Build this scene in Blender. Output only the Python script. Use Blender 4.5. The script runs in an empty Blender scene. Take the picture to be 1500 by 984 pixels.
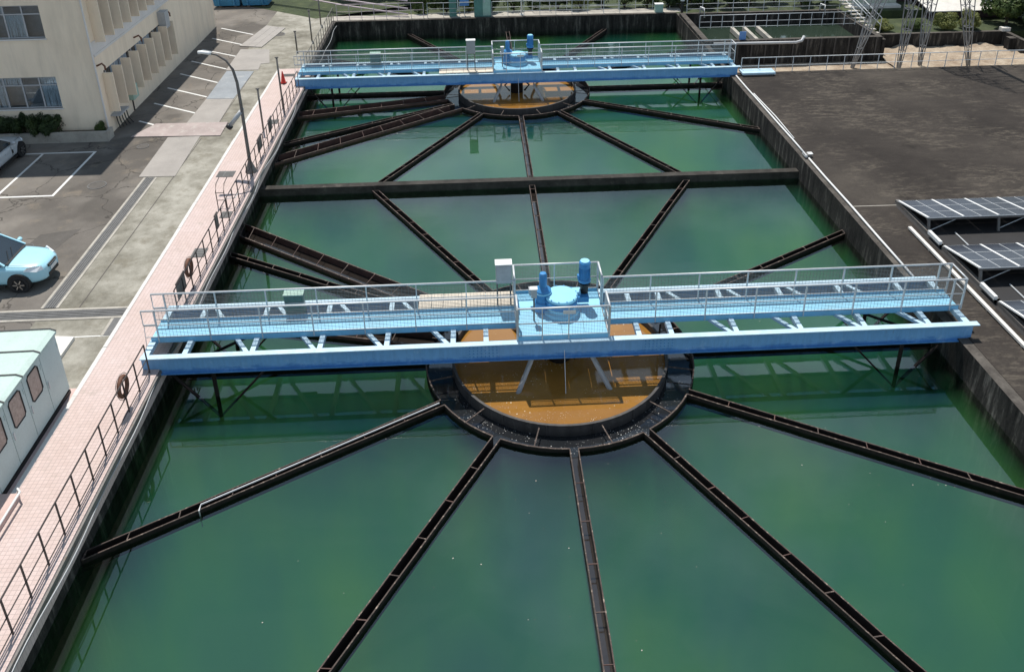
import bpy, bmesh, math, random
from mathutils import Vector, Matrix
random.seed(7)
R = math.radians
# ------------------------------------------------------------------ camera, sky, sun, exposure
scene = bpy.context.scene
col = scene.collection
cam_d = bpy.data.cameras.new('camera'); cam = bpy.data.objects.new('camera', cam_d); col.objects.link(cam)
cam_d.sensor_width = 36; cam_d.lens = 30.014; cam_d.shift_y = -0.1736; cam_d.clip_end = 2000
_r = (0.998698, -0.049179, -0.013557); _u = (0.032691, 0.412976, 0.910155); _w = (0.039162, 0.909413, -0.414046)
cam.matrix_world = Matrix(((_r[0], _u[0], -_w[0], -2.5027), (_r[1], _u[1], -_w[1], -23.4923), (_r[2], _u[2], -_w[2], 17.9945), (0, 0, 0, 1)))
scene.camera = cam
SUN_EL, SUN_AZ = R(67), R(15)            # azimuth from +y towards -x
sdir = Vector((-math.sin(SUN_AZ) * math.cos(SUN_EL), math.cos(SUN_AZ) * math.cos(SUN_EL), math.sin(SUN_EL)))
world = bpy.data.worlds.new('World'); scene.world = world; world.use_nodes = True
wn = world.node_tree; bg = wn.nodes['Background']
sky = wn.nodes.new('ShaderNodeTexSky'); sky.sky_type = 'NISHITA'; sky.sun_disc = False
sky.sun_elevation = SUN_EL; sky.sun_rotation = -SUN_AZ; sky.air_density = 2.2; sky.dust_density = 0.15; sky.ozone_density = 1.0
bg.inputs[1].default_value = 0.068
# cloud added to the unseen sky, denser towards the horizon to brighten water reflections
def wnode(t, **kw):
    n = wn.nodes.new(t)
    for k, v in kw.items(): setattr(n, k, v)
    return n
def wmath(op, a, b=0.0, c=0.0):
    m = wnode('ShaderNodeMath', operation=op)
    for i, v in enumerate((a, b, c)):
        if isinstance(v, (int, float)): m.inputs[i].default_value = v
        else: wn.links.new(v, m.inputs[i])
    return m.outputs[0]
tcw = wnode('ShaderNodeTexCoord'); sep = wnode('ShaderNodeSeparateXYZ'); wn.links.new(tcw.outputs['Generated'], sep.inputs[0])
den = wmath('ADD', wmath('MAXIMUM', sep.outputs[2], 0.0), .12); comb = wnode('ShaderNodeCombineXYZ')
wn.links.new(wmath('DIVIDE', sep.outputs[0], den), comb.inputs[0]); wn.links.new(wmath('DIVIDE', sep.outputs[1], den), comb.inputs[1])
cn_ = wnode('ShaderNodeTexNoise'); cn_.inputs['Scale'].default_value = 1.1; cn_.inputs['Detail'].default_value = 7; cn_.inputs['Roughness'].default_value = .55; wn.links.new(comb.outputs[0], cn_.inputs['Vector'])
thick = wmath('DIVIDE', .08, den)                      # extra cloud low in the sky, added for the far water
mask = wmath('MULTIPLY', wmath('SUBTRACT', wmath('ADD', cn_.outputs[0], thick), .585), 5.0); mk = wnode('ShaderNodeClamp'); wn.links.new(mask, mk.inputs[0])
mxw = wnode('ShaderNodeMix', data_type='RGBA'); wn.links.new(wmath('MULTIPLY', mk.outputs[0], .9), mxw.inputs[0]); wn.links.new(sky.outputs[0], mxw.inputs[6]); mxw.inputs[7].default_value = (10.8, 13.2, 16.5, 1)
wn.links.new(mxw.outputs[2], bg.inputs[0])
sun_d = bpy.data.lights.new('sun', 'SUN'); sun_d.energy = 5.0; sun_d.angle = R(0.53); sun_d.color = (1, .955, .89)
sun = bpy.data.objects.new('sun', sun_d); col.objects.link(sun)
sun.rotation_euler = (-sdir).to_track_quat('-Z', 'Y').to_euler(); sun.location = (0, 0, 60)
vs = scene.view_settings; vs.view_transform = 'Standard'; vs.look = 'None'; vs.exposure = 0.08; vs.gamma = 1
ORD = ('leftmost', 'second from left', 'third from left', 'fourth from left', 'fifth from left', 'sixth from left', 'seventh from left', 'eighth from left', 'ninth from left', 'tenth from left', 'eleventh from left', 'twelfth from left', 'thirteenth from left', 'fourteenth from left', 'rightmost')
# ------------------------------------------------------------------ levels (metres, z = 0 at the trough rims)
HW, HL, L = 12.87, 12.86, 26.3
ZW, ZB, ZP, ZG, ZD = -0.14, -0.345, 1.07, 0.95, 1.0   # water, turbid body, promenade, road, roof deck
# ------------------------------------------------------------------ materials
MATS = {}
def nodes_mat(name):
    m = bpy.data.materials.new(name); m.use_nodes = True
    return m, m.node_tree, m.node_tree.nodes['Principled BSDF']
def N(nt, t, **kw):
    n = nt.nodes.new(t)
    for k, v in kw.items(): setattr(n, k, v)
    return n
def setin(n, **kw):
    for k, v in kw.items():
        n.inputs[k.replace('_', ' ')].default_value = v
def pos(nt, scale=(1, 1, 1)):
    g = N(nt, 'ShaderNodeNewGeometry'); mp = N(nt, 'ShaderNodeMapping'); mp.inputs['Scale'].default_value = scale
    nt.links.new(g.outputs['Position'], mp.inputs['Vector']); return mp.outputs[0]
def noise(nt, vec, scale, detail=6, rough=.6):
    n = N(nt, 'ShaderNodeTexNoise'); setin(n, Scale=scale, Detail=detail, Roughness=rough)
    nt.links.new(vec, n.inputs['Vector']); return n.outputs['Fac']
def ramp(nt, fac, stops):
    r = N(nt, 'ShaderNodeValToRGB'); el = r.color_ramp.elements
    while len(el) < len(stops): el.new(.5)
    for e, (p, c) in zip(el, stops):
        e.position = p; e.color = (c[0], c[1], c[2], 1) if not isinstance(c, (int, float)) else (c, c, c, 1)
    nt.links.new(fac, r.inputs[0]); return r.outputs[0]
def mix(nt, fac, a, b, mode='MIX'):
    m = N(nt, 'ShaderNodeMix', data_type='RGBA', blend_type=mode)
    for sock, v in ((m.inputs[0], fac), (m.inputs[6], a), (m.inputs[7], b)):
        if isinstance(v, (int, float)): sock.default_value = v
        elif isinstance(v, tuple): sock.default_value = (v[0], v[1], v[2], 1)
        else: nt.links.new(v, sock)
    return m.outputs[2]
def mth(nt, op, a, b=0.0):
    m = N(nt, 'ShaderNodeMath', operation=op)
    for s, v in ((m.inputs[0], a), (m.inputs[1], b)):
        if isinstance(v, (int, float)): s.default_value = v
        else: nt.links.new(v, s)
    return m.outputs[0]
def bump(nt, b, h, dist=.01, strength=.5):
    n = N(nt, 'ShaderNodeBump'); setin(n, Strength=strength, Distance=dist)
    nt.links.new(h, n.inputs['Height']); nt.links.new(n.outputs[0], b.inputs['Normal'])
def pmat(name, c, rough=.6, metal=0., var=.25, scale=1.5, stretch=(1, 1, 1), c2=None, cover=.5, fine=25., bmp=.004, spec=.5):
    """base colour mottled by two noises, optionally towards a second colour (dirt, rust, moss)"""
    m, nt, b = nodes_mat(name)
    p = pos(nt, stretch)
    n1 = noise(nt, p, scale, 8, .65); n2 = noise(nt, p, fine, 4)
    lo = tuple(x * (1 - var) for x in c); hi = tuple(min(1, x * (1 + var)) for x in c)
    o = ramp(nt, n1, [(.3, lo), (.7, hi)])
    if c2:
        f = ramp(nt, noise(nt, p, scale * 1.7, 10, .7), [(cover, 0), (min(1, cover + .16), 1)])
        o = mix(nt, f, o, c2)
    o = mix(nt, .25, o, ramp(nt, n2, [(.25, .35), (.75, 1.)]), 'MULTIPLY')
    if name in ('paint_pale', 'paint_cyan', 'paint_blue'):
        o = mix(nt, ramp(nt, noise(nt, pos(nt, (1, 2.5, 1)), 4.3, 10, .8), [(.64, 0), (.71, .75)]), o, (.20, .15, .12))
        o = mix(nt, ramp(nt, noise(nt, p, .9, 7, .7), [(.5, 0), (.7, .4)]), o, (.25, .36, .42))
    nt.links.new(o, b.inputs['Base Color'])
    setin(b, Roughness=rough, Metallic=metal); b.inputs['Specular IOR Level'].default_value = spec
    if bmp: bump(nt, b, n2, bmp, .6)
    MATS[name] = m; return m
pmat('galv', (.60, .62, .63), .5, .3, .10, 3, c2=(.40, .39, .38), cover=.64)
pmat('wire', (.17, .18, .18), .5, .3, .2, 6)
pmat('galv_dark', (.16, .15, .14), .6, .2, .2, 3, c2=(.13, .08, .05), cover=.55)
pmat('rail_brown', (.055, .045, .042), .55, .1, .25, 4, c2=(.14, .07, .045), cover=.6)
pmat('rust_rim', (.062, .043, .035), .8, 0, .5, 4, c2=(.40, .31, .25), cover=.54)
pmat('plate_dark', (.019, .015, .014), .7, 0, .4, 2.5, c2=(.055, .034, .026), cover=.58, spec=.15)
pmat('plate_red', (.075, .035, .026), .75, 0, .4, 2.5, c2=(.03, .022, .02), cover=.5)
pmat('well_shell', (.05, .046, .044), .7, 0, .4, 2, c2=(.12, .11, .10), cover=.58, stretch=(2, 2, .5))
pmat('paint_blue', (.20, .50, .72), .45, 0, .10, 1.2, c2=(.26, .55, .74), cover=.6, bmp=.002)
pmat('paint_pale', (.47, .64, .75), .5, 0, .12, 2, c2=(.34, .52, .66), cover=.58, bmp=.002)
pmat('paint_deep', (.045, .23, .50), .35, 0, .12, 3, c2=(.07, .30, .56), cover=.6, bmp=.001)
pmat('paint_cyan', (.29, .63, .83), .4, 0, .06, 2, bmp=.001)
pmat('white_paint', (.74, .74, .72), .5, 0, .06, 3, c2=(.55, .53, .5), cover=.66)
pmat('line_paint', (.72, .71, .68), .7, 0, .08, 4, c2=(.36, .34, .32), cover=.60)
pmat('box_grey', (.42, .43, .44), .5, .1, .1, 3)
pmat('box_green', (.10, .24, .21), .5, 0, .15, 3)
pmat('box_mint', (.36, .52, .44), .5, 0, .12, 3)
pmat('black', (.012, .012, .013), .5, 0, .1, 3)
pmat('rubber', (.018, .018, .019), .8, 0, .2, 8)
pmat('cream_board', (.66, .58, .47), .8, 0, .12, 4, c2=(.44, .34, .24), cover=.58)
pmat('conc_pale', (.40, .37, .32), .9, 0, .2, 1.5, c2=(.24, .22, .19), cover=.55)
pmat('conc_white', (.66, .63, .58), .85, 0, .12, 2, c2=(.4, .37, .33), cover=.62)
pmat('kerb_white', (.62, .60, .57), .8, 0, .08, 3, c2=(.42, .40, .37), cover=.64)
pmat('steel_plate', (.31, .285, .26), .7, .1, .12, .9, c2=(.22, .20, .19), cover=.60)
pmat('steel_plate_blue', (.24, .26, .28), .6, .15, .15, .9, c2=(.38, .38, .37), cover=.56)
pmat('steel_plate_pink', (.36, .295, .275), .75, .05, .16, 1.2, c2=(.46, .42, .38), cover=.52)
pmat('grate', (.12, .12, .12), .6, .3, .2, 3)
pmat('cone_red', (.62, .035, .02), .55, 0, .1, 5)
pmat('ring_brown', (.16, .07, .04), .75, 0, .2, 5)
pmat('trunk', (.10, .07, .05), .9, 0, .3, 6)
pmat('sign_blue', (.10, .25, .55), .5, 0, .1, 3)
pmat('shed_green', (.50, .54, .44), .7, 0, .08, .7, c2=(.35, .37, .31), cover=.66)
pmat('shed_dark', (.06, .035, .035), .8, 0, .3, 1)
pmat('skip_blue', (.04, .22, .42), .5, 0, .15, 1.5, c2=(.10, .16, .22), cover=.66)
pmat('pink_pipe', (.62, .52, .55), .6, 0, .12, 2)
pmat('asphalt_dark', (.10, .09, .08), .95, 0, .2, 1.2)
pmat('membrane', (.014, .013, .014), .7, 0, .3, 1)
pmat('tower_steel', (.25, .255, .26), .5, .4, .15, 2)
pmat('soil', (.10, .08, .055), .95, 0, .3, 2)
pmat('pink_tile_wall', (.55, .40, .36), .8, 0, .12, 3)
def wall_mat():
    """old tank concrete: pale body, black algae and vertical runs"""
    m, nt, b = nodes_mat('tank_conc')
    p = pos(nt, (1.4, 1.4, .22)); q = pos(nt)
    a = noise(nt, p, 2.2, 9, .7); c = noise(nt, q, 9, 6)
    o = ramp(nt, a, [(.36, (.016, .015, .015)), (.53, (.040, .037, .034)), (.63, (.11, .10, .09)), (.76, (.28, .26, .23))])
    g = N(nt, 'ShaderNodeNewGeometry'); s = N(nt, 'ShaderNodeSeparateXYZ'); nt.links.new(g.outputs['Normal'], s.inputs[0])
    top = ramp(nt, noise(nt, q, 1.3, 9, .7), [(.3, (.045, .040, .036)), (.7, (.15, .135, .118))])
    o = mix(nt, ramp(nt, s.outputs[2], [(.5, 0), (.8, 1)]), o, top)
    o = mix(nt, .35, o, ramp(nt, c, [(.3, .3), (.7, 1.)]), 'MULTIPLY')
    nt.links.new(o, b.inputs['Base Color']); setin(b, Roughness=.9); bump(nt, b, c, .02, .6); b.inputs['Specular IOR Level'].default_value = .12; MATS['tank_conc'] = m
wall_mat()
pmat('tank_moss', (.052, .048, .043), .9, 0, .45, 1.6, c2=(.105, .095, .082), cover=.56, spec=.12)
def girder_mat():
    m, nt, b = nodes_mat('girder_blue')
    p = pos(nt); q = pos(nt, (1, 1, 3))
    g = N(nt, 'ShaderNodeNewGeometry'); s = N(nt, 'ShaderNodeSeparateXYZ'); nt.links.new(g.outputs['Position'], s.inputs[0])
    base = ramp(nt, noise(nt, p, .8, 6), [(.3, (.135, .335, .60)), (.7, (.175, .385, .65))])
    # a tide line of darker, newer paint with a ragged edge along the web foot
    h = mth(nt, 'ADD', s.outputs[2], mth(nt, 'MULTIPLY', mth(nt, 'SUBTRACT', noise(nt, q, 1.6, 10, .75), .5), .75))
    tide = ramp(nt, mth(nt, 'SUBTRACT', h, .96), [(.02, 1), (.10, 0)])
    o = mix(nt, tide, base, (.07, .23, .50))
    nn = N(nt, 'ShaderNodeSeparateXYZ'); nt.links.new(g.outputs['Normal'], nn.inputs[0])
    o = mix(nt, .5, o, ramp(nt, noise(nt, pos(nt, (4, 4, .6)), 3, 7, .7), [(.35, .72), (.6, 1.)]), 'MULTIPLY')
    rs = ramp(nt, noise(nt, pos(nt, (2.2, 2.2, .5)), 3.1, 10, .78), [(.63, 0), (.70, .8)]); o = mix(nt, rs, o, (.16, .12, .10))
    o = mix(nt, ramp(nt, noise(nt, p, 1.7, 8, .7), [(.58, 0), (.70, .45)]), o, (.42, .58, .70))
    nt.links.new(o, b.inputs['Base Color']); setin(b, Roughness=.55); MATS['girder_blue'] = m
girder_mat()
def tile_mat():
    m, nt, b = nodes_mat('promenade_tile')
    p = pos(nt)
    br = N(nt, 'ShaderNodeTexBrick'); br.offset = 0.0; br.squash = 1
    setin(br, Scale=1.0, Mortar_Size=.007, Mortar_Smooth=.2, Bias=0., Brick_Width=.125, Row_Height=.125)
    br.inputs['Color1'].default_value = (.56, .445, .415, 1); br.inputs['Color2'].default_value = (.51, .40, .37, 1); br.inputs['Mortar'].default_value = (.37, .30, .28, 1)
    nt.links.new(p, br.inputs['Vector'])
    o = mix(nt, .45, br.outputs[0], ramp(nt, noise(nt, p, .7, 8, .65), [(.3, (.80, .74, .66)), (.65, (1., 1., 1.))]), 'MULTIPLY')
    o = mix(nt, ramp(nt, noise(nt, p, 1.9, 10, .75), [(.55, 0), (.70, .5)]), o, (.30, .26, .22))
    nt.links.new(o, b.inputs['Base Color']); setin(b, Roughness=.75)
    bump(nt, b, br.outputs['Fac'], -.004, .5); MATS['promenade_tile'] = m
tile_mat()
def asphalt_mat():
    m, nt, b = nodes_mat('asphalt')
    p = pos(nt)
    o = ramp(nt, noise(nt, p, .35, 9, .62), [(.3, (.12, .108, .096)), (.52, (.175, .158, .14)), (.72, (.25, .226, .197))])
    o = mix(nt, ramp(nt, noise(nt, p, .22, 5, .5), [(.56, 0), (.62, .7)]), o, (.10, .09, .08))
    o = mix(nt, ramp(nt, noise(nt, p, .9, 10, .75), [(.54, 0), (.68, .6)]), o, (.24, .20, .155))
    vc = N(nt, 'ShaderNodeTexVoronoi', feature='DISTANCE_TO_EDGE'); vc.inputs['Scale'].default_value = .32
    wv = N(nt, 'ShaderNodeVectorMath', operation='ADD'); nz = N(nt, 'ShaderNodeTexNoise'); nz.inputs['Scale'].default_value = 1.5; nz.inputs['Detail'].default_value = 6; nt.links.new(p, nz.inputs['Vector'])
    nt.links.new(p, wv.inputs[0]); nt.links.new(nz.outputs['Color'], wv.inputs[1]); nt.links.new(wv.outputs[0], vc.inputs['Vector'])
    o = mix(nt, ramp(nt, vc.outputs['Distance'], [(.004, .75), (.012, 0)]), o, (.055, .05, .045))
    o = mix(nt, .5, o, ramp(nt, noise(nt, p, 60, 3), [(.3, .5), (.7, 1.)]), 'MULTIPLY')
    nt.links.new(o, b.inputs['Base Color']); setin(b, Roughness=.92); bump(nt, b, noise(nt, p, 60, 3), .006, .5); b.inputs['Specular IOR Level'].default_value = .12; MATS['asphalt'] = m
asphalt_mat()
def slab_mat():
    m, nt, b = nodes_mat('yard_concrete')
    p = pos(nt)
    o = ramp(nt, noise(nt, p, .55, 10, .7), [(.30, (.135, .125, .10)), (.48, (.255, .24, .20)), (.66, (.39, .37, .32))])
    o = mix(nt, ramp(nt, noise(nt, p, 1.4, 8, .7), [(.54, 0), (.66, .55)]), o, (.17, .15, .11))
    o = mix(nt, .4, o, ramp(nt, noise(nt, p, 22, 5), [(.3, .6), (.7, 1.)]), 'MULTIPLY')
    nt.links.new(o, b.inputs['Base Color']); setin(b, Roughness=.9); bump(nt, b, noise(nt, p, 22, 5), .006, .5); b.inputs['Specular IOR Level'].default_value = .12; MATS['yard_concrete'] = m
slab_mat()
def deck_mat():
    m, nt, b = nodes_mat('roof_deck')
    p = pos(nt); q = pos(nt, (.6, 1.8, 1))
    o = ramp(nt, noise(nt, p, .16, 8, .6), [(.34, (.034, .029, .026)), (.48, (.048, .041, .036)), (.58, (.064, .055, .047)), (.70, (.092, .079, .066))])
    wisps = ramp(nt, noise(nt, q, 2.6, 12, .8), [(.48, 0), (.62, .85)])
    wisps = mix(nt, 1., wisps, ramp(nt, noise(nt, p, .3, 4), [(.40, .1), (.55, 1)]), 'MULTIPLY')
    o = mix(nt, wisps, o, (.125, .107, .086))
    o = mix(nt, ramp(nt, noise(nt, p, .5, 5), [(.60, 0), (.70, .6)]), o, (.022, .019, .017))
    o = mix(nt, .5, o, ramp(nt, noise(nt, p, 14, 8, .7), [(.3, .45), (.7, 1.)]), 'MULTIPLY')
    nt.links.new(o, b.inputs['Base Color']); setin(b, Roughness=.95); bump(nt, b, noise(nt, p, 14, 8, .7), .012, .5); b.inputs['Specular IOR Level'].default_value = .12; MATS['roof_deck'] = m
deck_mat()
def stucco_mat():
    m, nt, b = nodes_mat('stucco')
    p = pos(nt); q = pos(nt, (1, 1, .15))
    o = ramp(nt, noise(nt, p, .6, 6), [(.3, (.80, .665, .51)), (.7, (.85, .72, .56))])
    o = mix(nt, .35, o, ramp(nt, noise(nt, q, 2.2, 8, .7), [(.32, .62), (.55, 1.)]), 'MULTIPLY')
    nt.links.new(o, b.inputs['Base Color']); setin(b, Roughness=.9); bump(nt, b, noise(nt, p, 40, 4), .006, .5); b.inputs['Specular IOR Level'].default_value = .12; MATS['stucco'] = m
stucco_mat()
pmat('ledge_paint', (.70, .66, .62), .8, 0, .08, 1, c2=(.5, .46, .42), cover=.66)
def sand_mat():
    m, nt, b = nodes_mat('sand')
    p = pos(nt)
    o = ramp(nt, noise(nt, p, .9, 10, .7), [(.3, (.24, .17, .115)), (.55, (.42, .34, .25)), (.75, (.55, .47, .37))])
    nt.links.new(o, b.inputs['Base Color']); setin(b, Roughness=.95); bump(nt, b, noise(nt, p, 3, 10, .7), .3, .7); MATS['sand'] = m
sand_mat()
def grass_mat():
    m, nt, b = nodes_mat('grass_ground')
    p = pos(nt)
    o = ramp(nt, noise(nt, p, .8, 10, .7), [(.3, (.02, .028, .012)), (.55, (.045, .062, .022)), (.75, (.11, .115, .05))])
    nt.links.new(o, b.inputs['Base Color']); setin(b, Roughness=.95); bump(nt, b, noise(nt, p, 12, 8, .7), .08, .7); MATS['grass_ground'] = m
grass_mat()
def water_surface_mat():
    """clear top film: Fresnel mirror over a view of the turbid body below"""
    m, nt, b = nodes_mat('water_surface'); nt.nodes.remove(b)
    out = nt.nodes['Material Output']
    tr = N(nt, 'ShaderNodeBsdfTransparent'); tr.inputs[0].default_value = (.90, .97, .95, 1)
    gl = N(nt, 'ShaderNodeBsdfGlossy'); gl.inputs[0].default_value = (1, 1, 1, 1); gl.inputs['Roughness'].default_value = .008
    fr = N(nt, 'ShaderNodeFresnel'); fr.inputs[0].default_value = 2.0
    mx = N(nt, 'ShaderNodeMixShader'); p = pos(nt, (.55, 1, 1))
    bp = N(nt, 'ShaderNodeBump'); setin(bp, Strength=.3, Distance=.007)
    h = mth(nt, 'ADD', noise(nt, p, 1.1, 3, .5), mth(nt, 'MULTIPLY', noise(nt, p, 5.5, 2, .5), .16))
    nt.links.new(h, bp.inputs['Height'])
    nt.links.new(bp.outputs[0], gl.inputs['Normal']); nt.links.new(bp.outputs[0], fr.inputs['Normal'])
    nt.links.new(fr.outputs[0], mx.inputs[0]); nt.links.new(tr.outputs[0], mx.inputs[1]); nt.links.new(gl.outputs[0], mx.inputs[2])
    nt.links.new(mx.outputs[0], out.inputs[0]); MATS['water_surface'] = m
water_surface_mat()
def turbid_mat():
    """suspended green silt: an even scattering and absorbing volume"""
    m, nt, b = nodes_mat('turbid_water'); nt.nodes.remove(b); out = nt.nodes['Material Output']
    v = N(nt, 'ShaderNodeVolumePrincipled'); v.inputs['Density'].default_value = 0.27; nt.links.new(ramp(nt, noise(nt, pos(nt, (1, 1, .08)), .20, 5, .62), [(.36, (.05, .42, .31)), (.5, (.13, .66, .28)), (.62, (.27, .86, .22))]), v.inputs['Color']); v.inputs['Absorption Color'].default_value = (0, 0, 0, 1)
    nt.links.new(v.outputs[0], out.inputs['Volume']); MATS['turbid_water'] = m
turbid_mat()
def liquid(name, c1, c2, rough, foam=None, bd=.004):
    m, nt, b = nodes_mat(name)
    p = pos(nt)
    o = ramp(nt, noise(nt, p, .5, 6), [(.35, c1), (.7, c2)])
    if foam:
        v = N(nt, 'ShaderNodeTexVoronoi'); v.inputs['Scale'].default_value = 7.; nt.links.new(p, v.inputs['Vector'])
        sp = ramp(nt, v.outputs['Distance'], [(.10, 1), (.15, 0)])
        area = ramp(nt, noise(nt, pos(nt, (.5, .5, 1)), 1.6, 5, .6), [(.52, 0), (.60, 1)])
        o = mix(nt, mix(nt, 1., sp, area, 'MULTIPLY'), o, foam)
        v2 = N(nt, 'ShaderNodeTexVoronoi'); v2.inputs['Scale'].default_value = 15.; nt.links.new(p, v2.inputs['Vector'])
        a2 = ramp(nt, noise(nt, pos(nt, (.35, .9, 1)), 1.3, 8, .7), [(.5, 0), (.62, 1)])
        o = mix(nt, mix(nt, 1., ramp(nt, v2.outputs['Distance'], [(.12, 1), (.2, 0)]), a2, 'MULTIPLY'), o, foam)
        o = mix(nt, ramp(nt, noise(nt, pos(nt, (.6, 1.6, 1)), 2.2, 10, .75), [(.52, 0), (.72, .35)]), o, tuple(x * .55 for x in c1))
    nt.links.new(o, b.inputs['Base Color']); setin(b, Roughness=rough, IOR=1.9)
    bump(nt, b, noise(nt, p, 6, 3), bd, .4); MATS[name] = m
liquid('raw_water', (.25, .118, .025), (.31, .155, .036), .05, (.8, .74, .6))
liquid('channel_water', (.012, .014, .016), (.022, .022, .024), .06, (.6, .6, .58))
liquid('trough_water', (.014, .012, .011), (.030, .024, .020), .10)
liquid('green_pool', (.022, .036, .026), (.034, .05, .036), .06)
def glass_mat(name, c, rough=.04):
    m, nt, b = nodes_mat(name); b.inputs['Base Color'].default_value = (*c, 1); setin(b, Roughness=rough); b.inputs['Specular IOR Level'].default_value = .8; MATS[name] = m
def pane_mat():
    m, nt, b = nodes_mat('pane_glass'); nt.nodes.remove(b)
    tr = N(nt, 'ShaderNodeBsdfTransparent'); tr.inputs[0].default_value = (.86, .91, .94, 1); gl = N(nt, 'ShaderNodeBsdfGlossy'); gl.inputs['Roughness'].default_value = .02
    fr = N(nt, 'ShaderNodeFresnel'); fr.inputs[0].default_value = 1.7; mx = N(nt, 'ShaderNodeMixShader'); nt.links.new(fr.outputs[0], mx.inputs[0]); nt.links.new(tr.outputs[0], mx.inputs[1]); nt.links.new(gl.outputs[0], mx.inputs[2])
    nt.links.new(mx.outputs[0], nt.nodes['Material Output'].inputs[0]); MATS['pane_glass'] = m
pane_mat(); pmat('curtain', (.74, .80, .84), .9, 0, .1, 3)
glass_mat('glass_dark', (.02, .03, .04)); glass_mat('glass_curtain', (.20, .27, .34), .12)
def pv_mat():
    m, nt, b = nodes_mat('solar_glass')
    tc = N(nt, 'ShaderNodeTexCoord'); br = N(nt, 'ShaderNodeTexBrick'); br.offset = 0
    setin(br, Scale=1., Mortar_Size=.0022, Brick_Width=.11, Row_Height=.13)
    br.inputs['Color1'].default_value = (.030, .034, .046, 1); br.inputs['Color2'].default_value = (.038, .042, .054, 1); br.inputs['Mortar'].default_value = (.09, .10, .11, 1)
    nt.links.new(tc.outputs['Object'], br.inputs['Vector']); nt.links.new(br.outputs[0], b.inputs['Base Color'])
    setin(b, Roughness=.22); MATS['solar_glass'] = m
pv_mat()
def car_mat(name, c):
    m, nt, b = nodes_mat(name); b.inputs['Base Color'].default_value = (*c, 1); setin(b, Roughness=.3); b.inputs['Coat Weight'].default_value = .6; b.inputs['Coat Roughness'].default_value = .05; MATS[name] = m
car_mat('car_blue', (.36, .64, .74)); car_mat('car_silver', (.45, .48, .50)); car_mat('chrome', (.6, .6, .6))
MATS['chrome'].node_tree.nodes['Principled BSDF'].inputs['Metallic'].default_value = 1
glass_mat('lamp_glass', (.75, .77, .78), .1)
def leaf_mat(name, a, b_, c):
    m, nt, b = nodes_mat(name)
    o = ramp(nt, noise(nt, pos(nt), 2.2, 5, .6), [(.3, a), (.5, b_), (.72, c)])
    nt.links.new(o, b.inputs['Base Color']); setin(b, Roughness=.6); b.inputs['Specular IOR Level'].default_value = .3
    t = N(nt, 'ShaderNodeBsdfTranslucent'); nt.links.new(o, t.inputs[0]); mx = N(nt, 'ShaderNodeMixShader'); mx.inputs[0].default_value = .3
    out = nt.nodes['Material Output']; nt.links.new(b.outputs[0], mx.inputs[1]); nt.links.new(t.outputs[0], mx.inputs[2]); nt.links.new(mx.outputs[0], out.inputs[0]); MATS[name] = m
leaf_mat('leaf_dark', (.018, .032, .012), (.035, .06, .02), (.07, .10, .03))
leaf_mat('leaf_mid', (.035, .06, .018), (.07, .11, .03), (.14, .17, .05))
leaf_mat('leaf_yellow', (.08, .10, .03), (.16, .18, .05), (.28, .27, .09))
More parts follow.
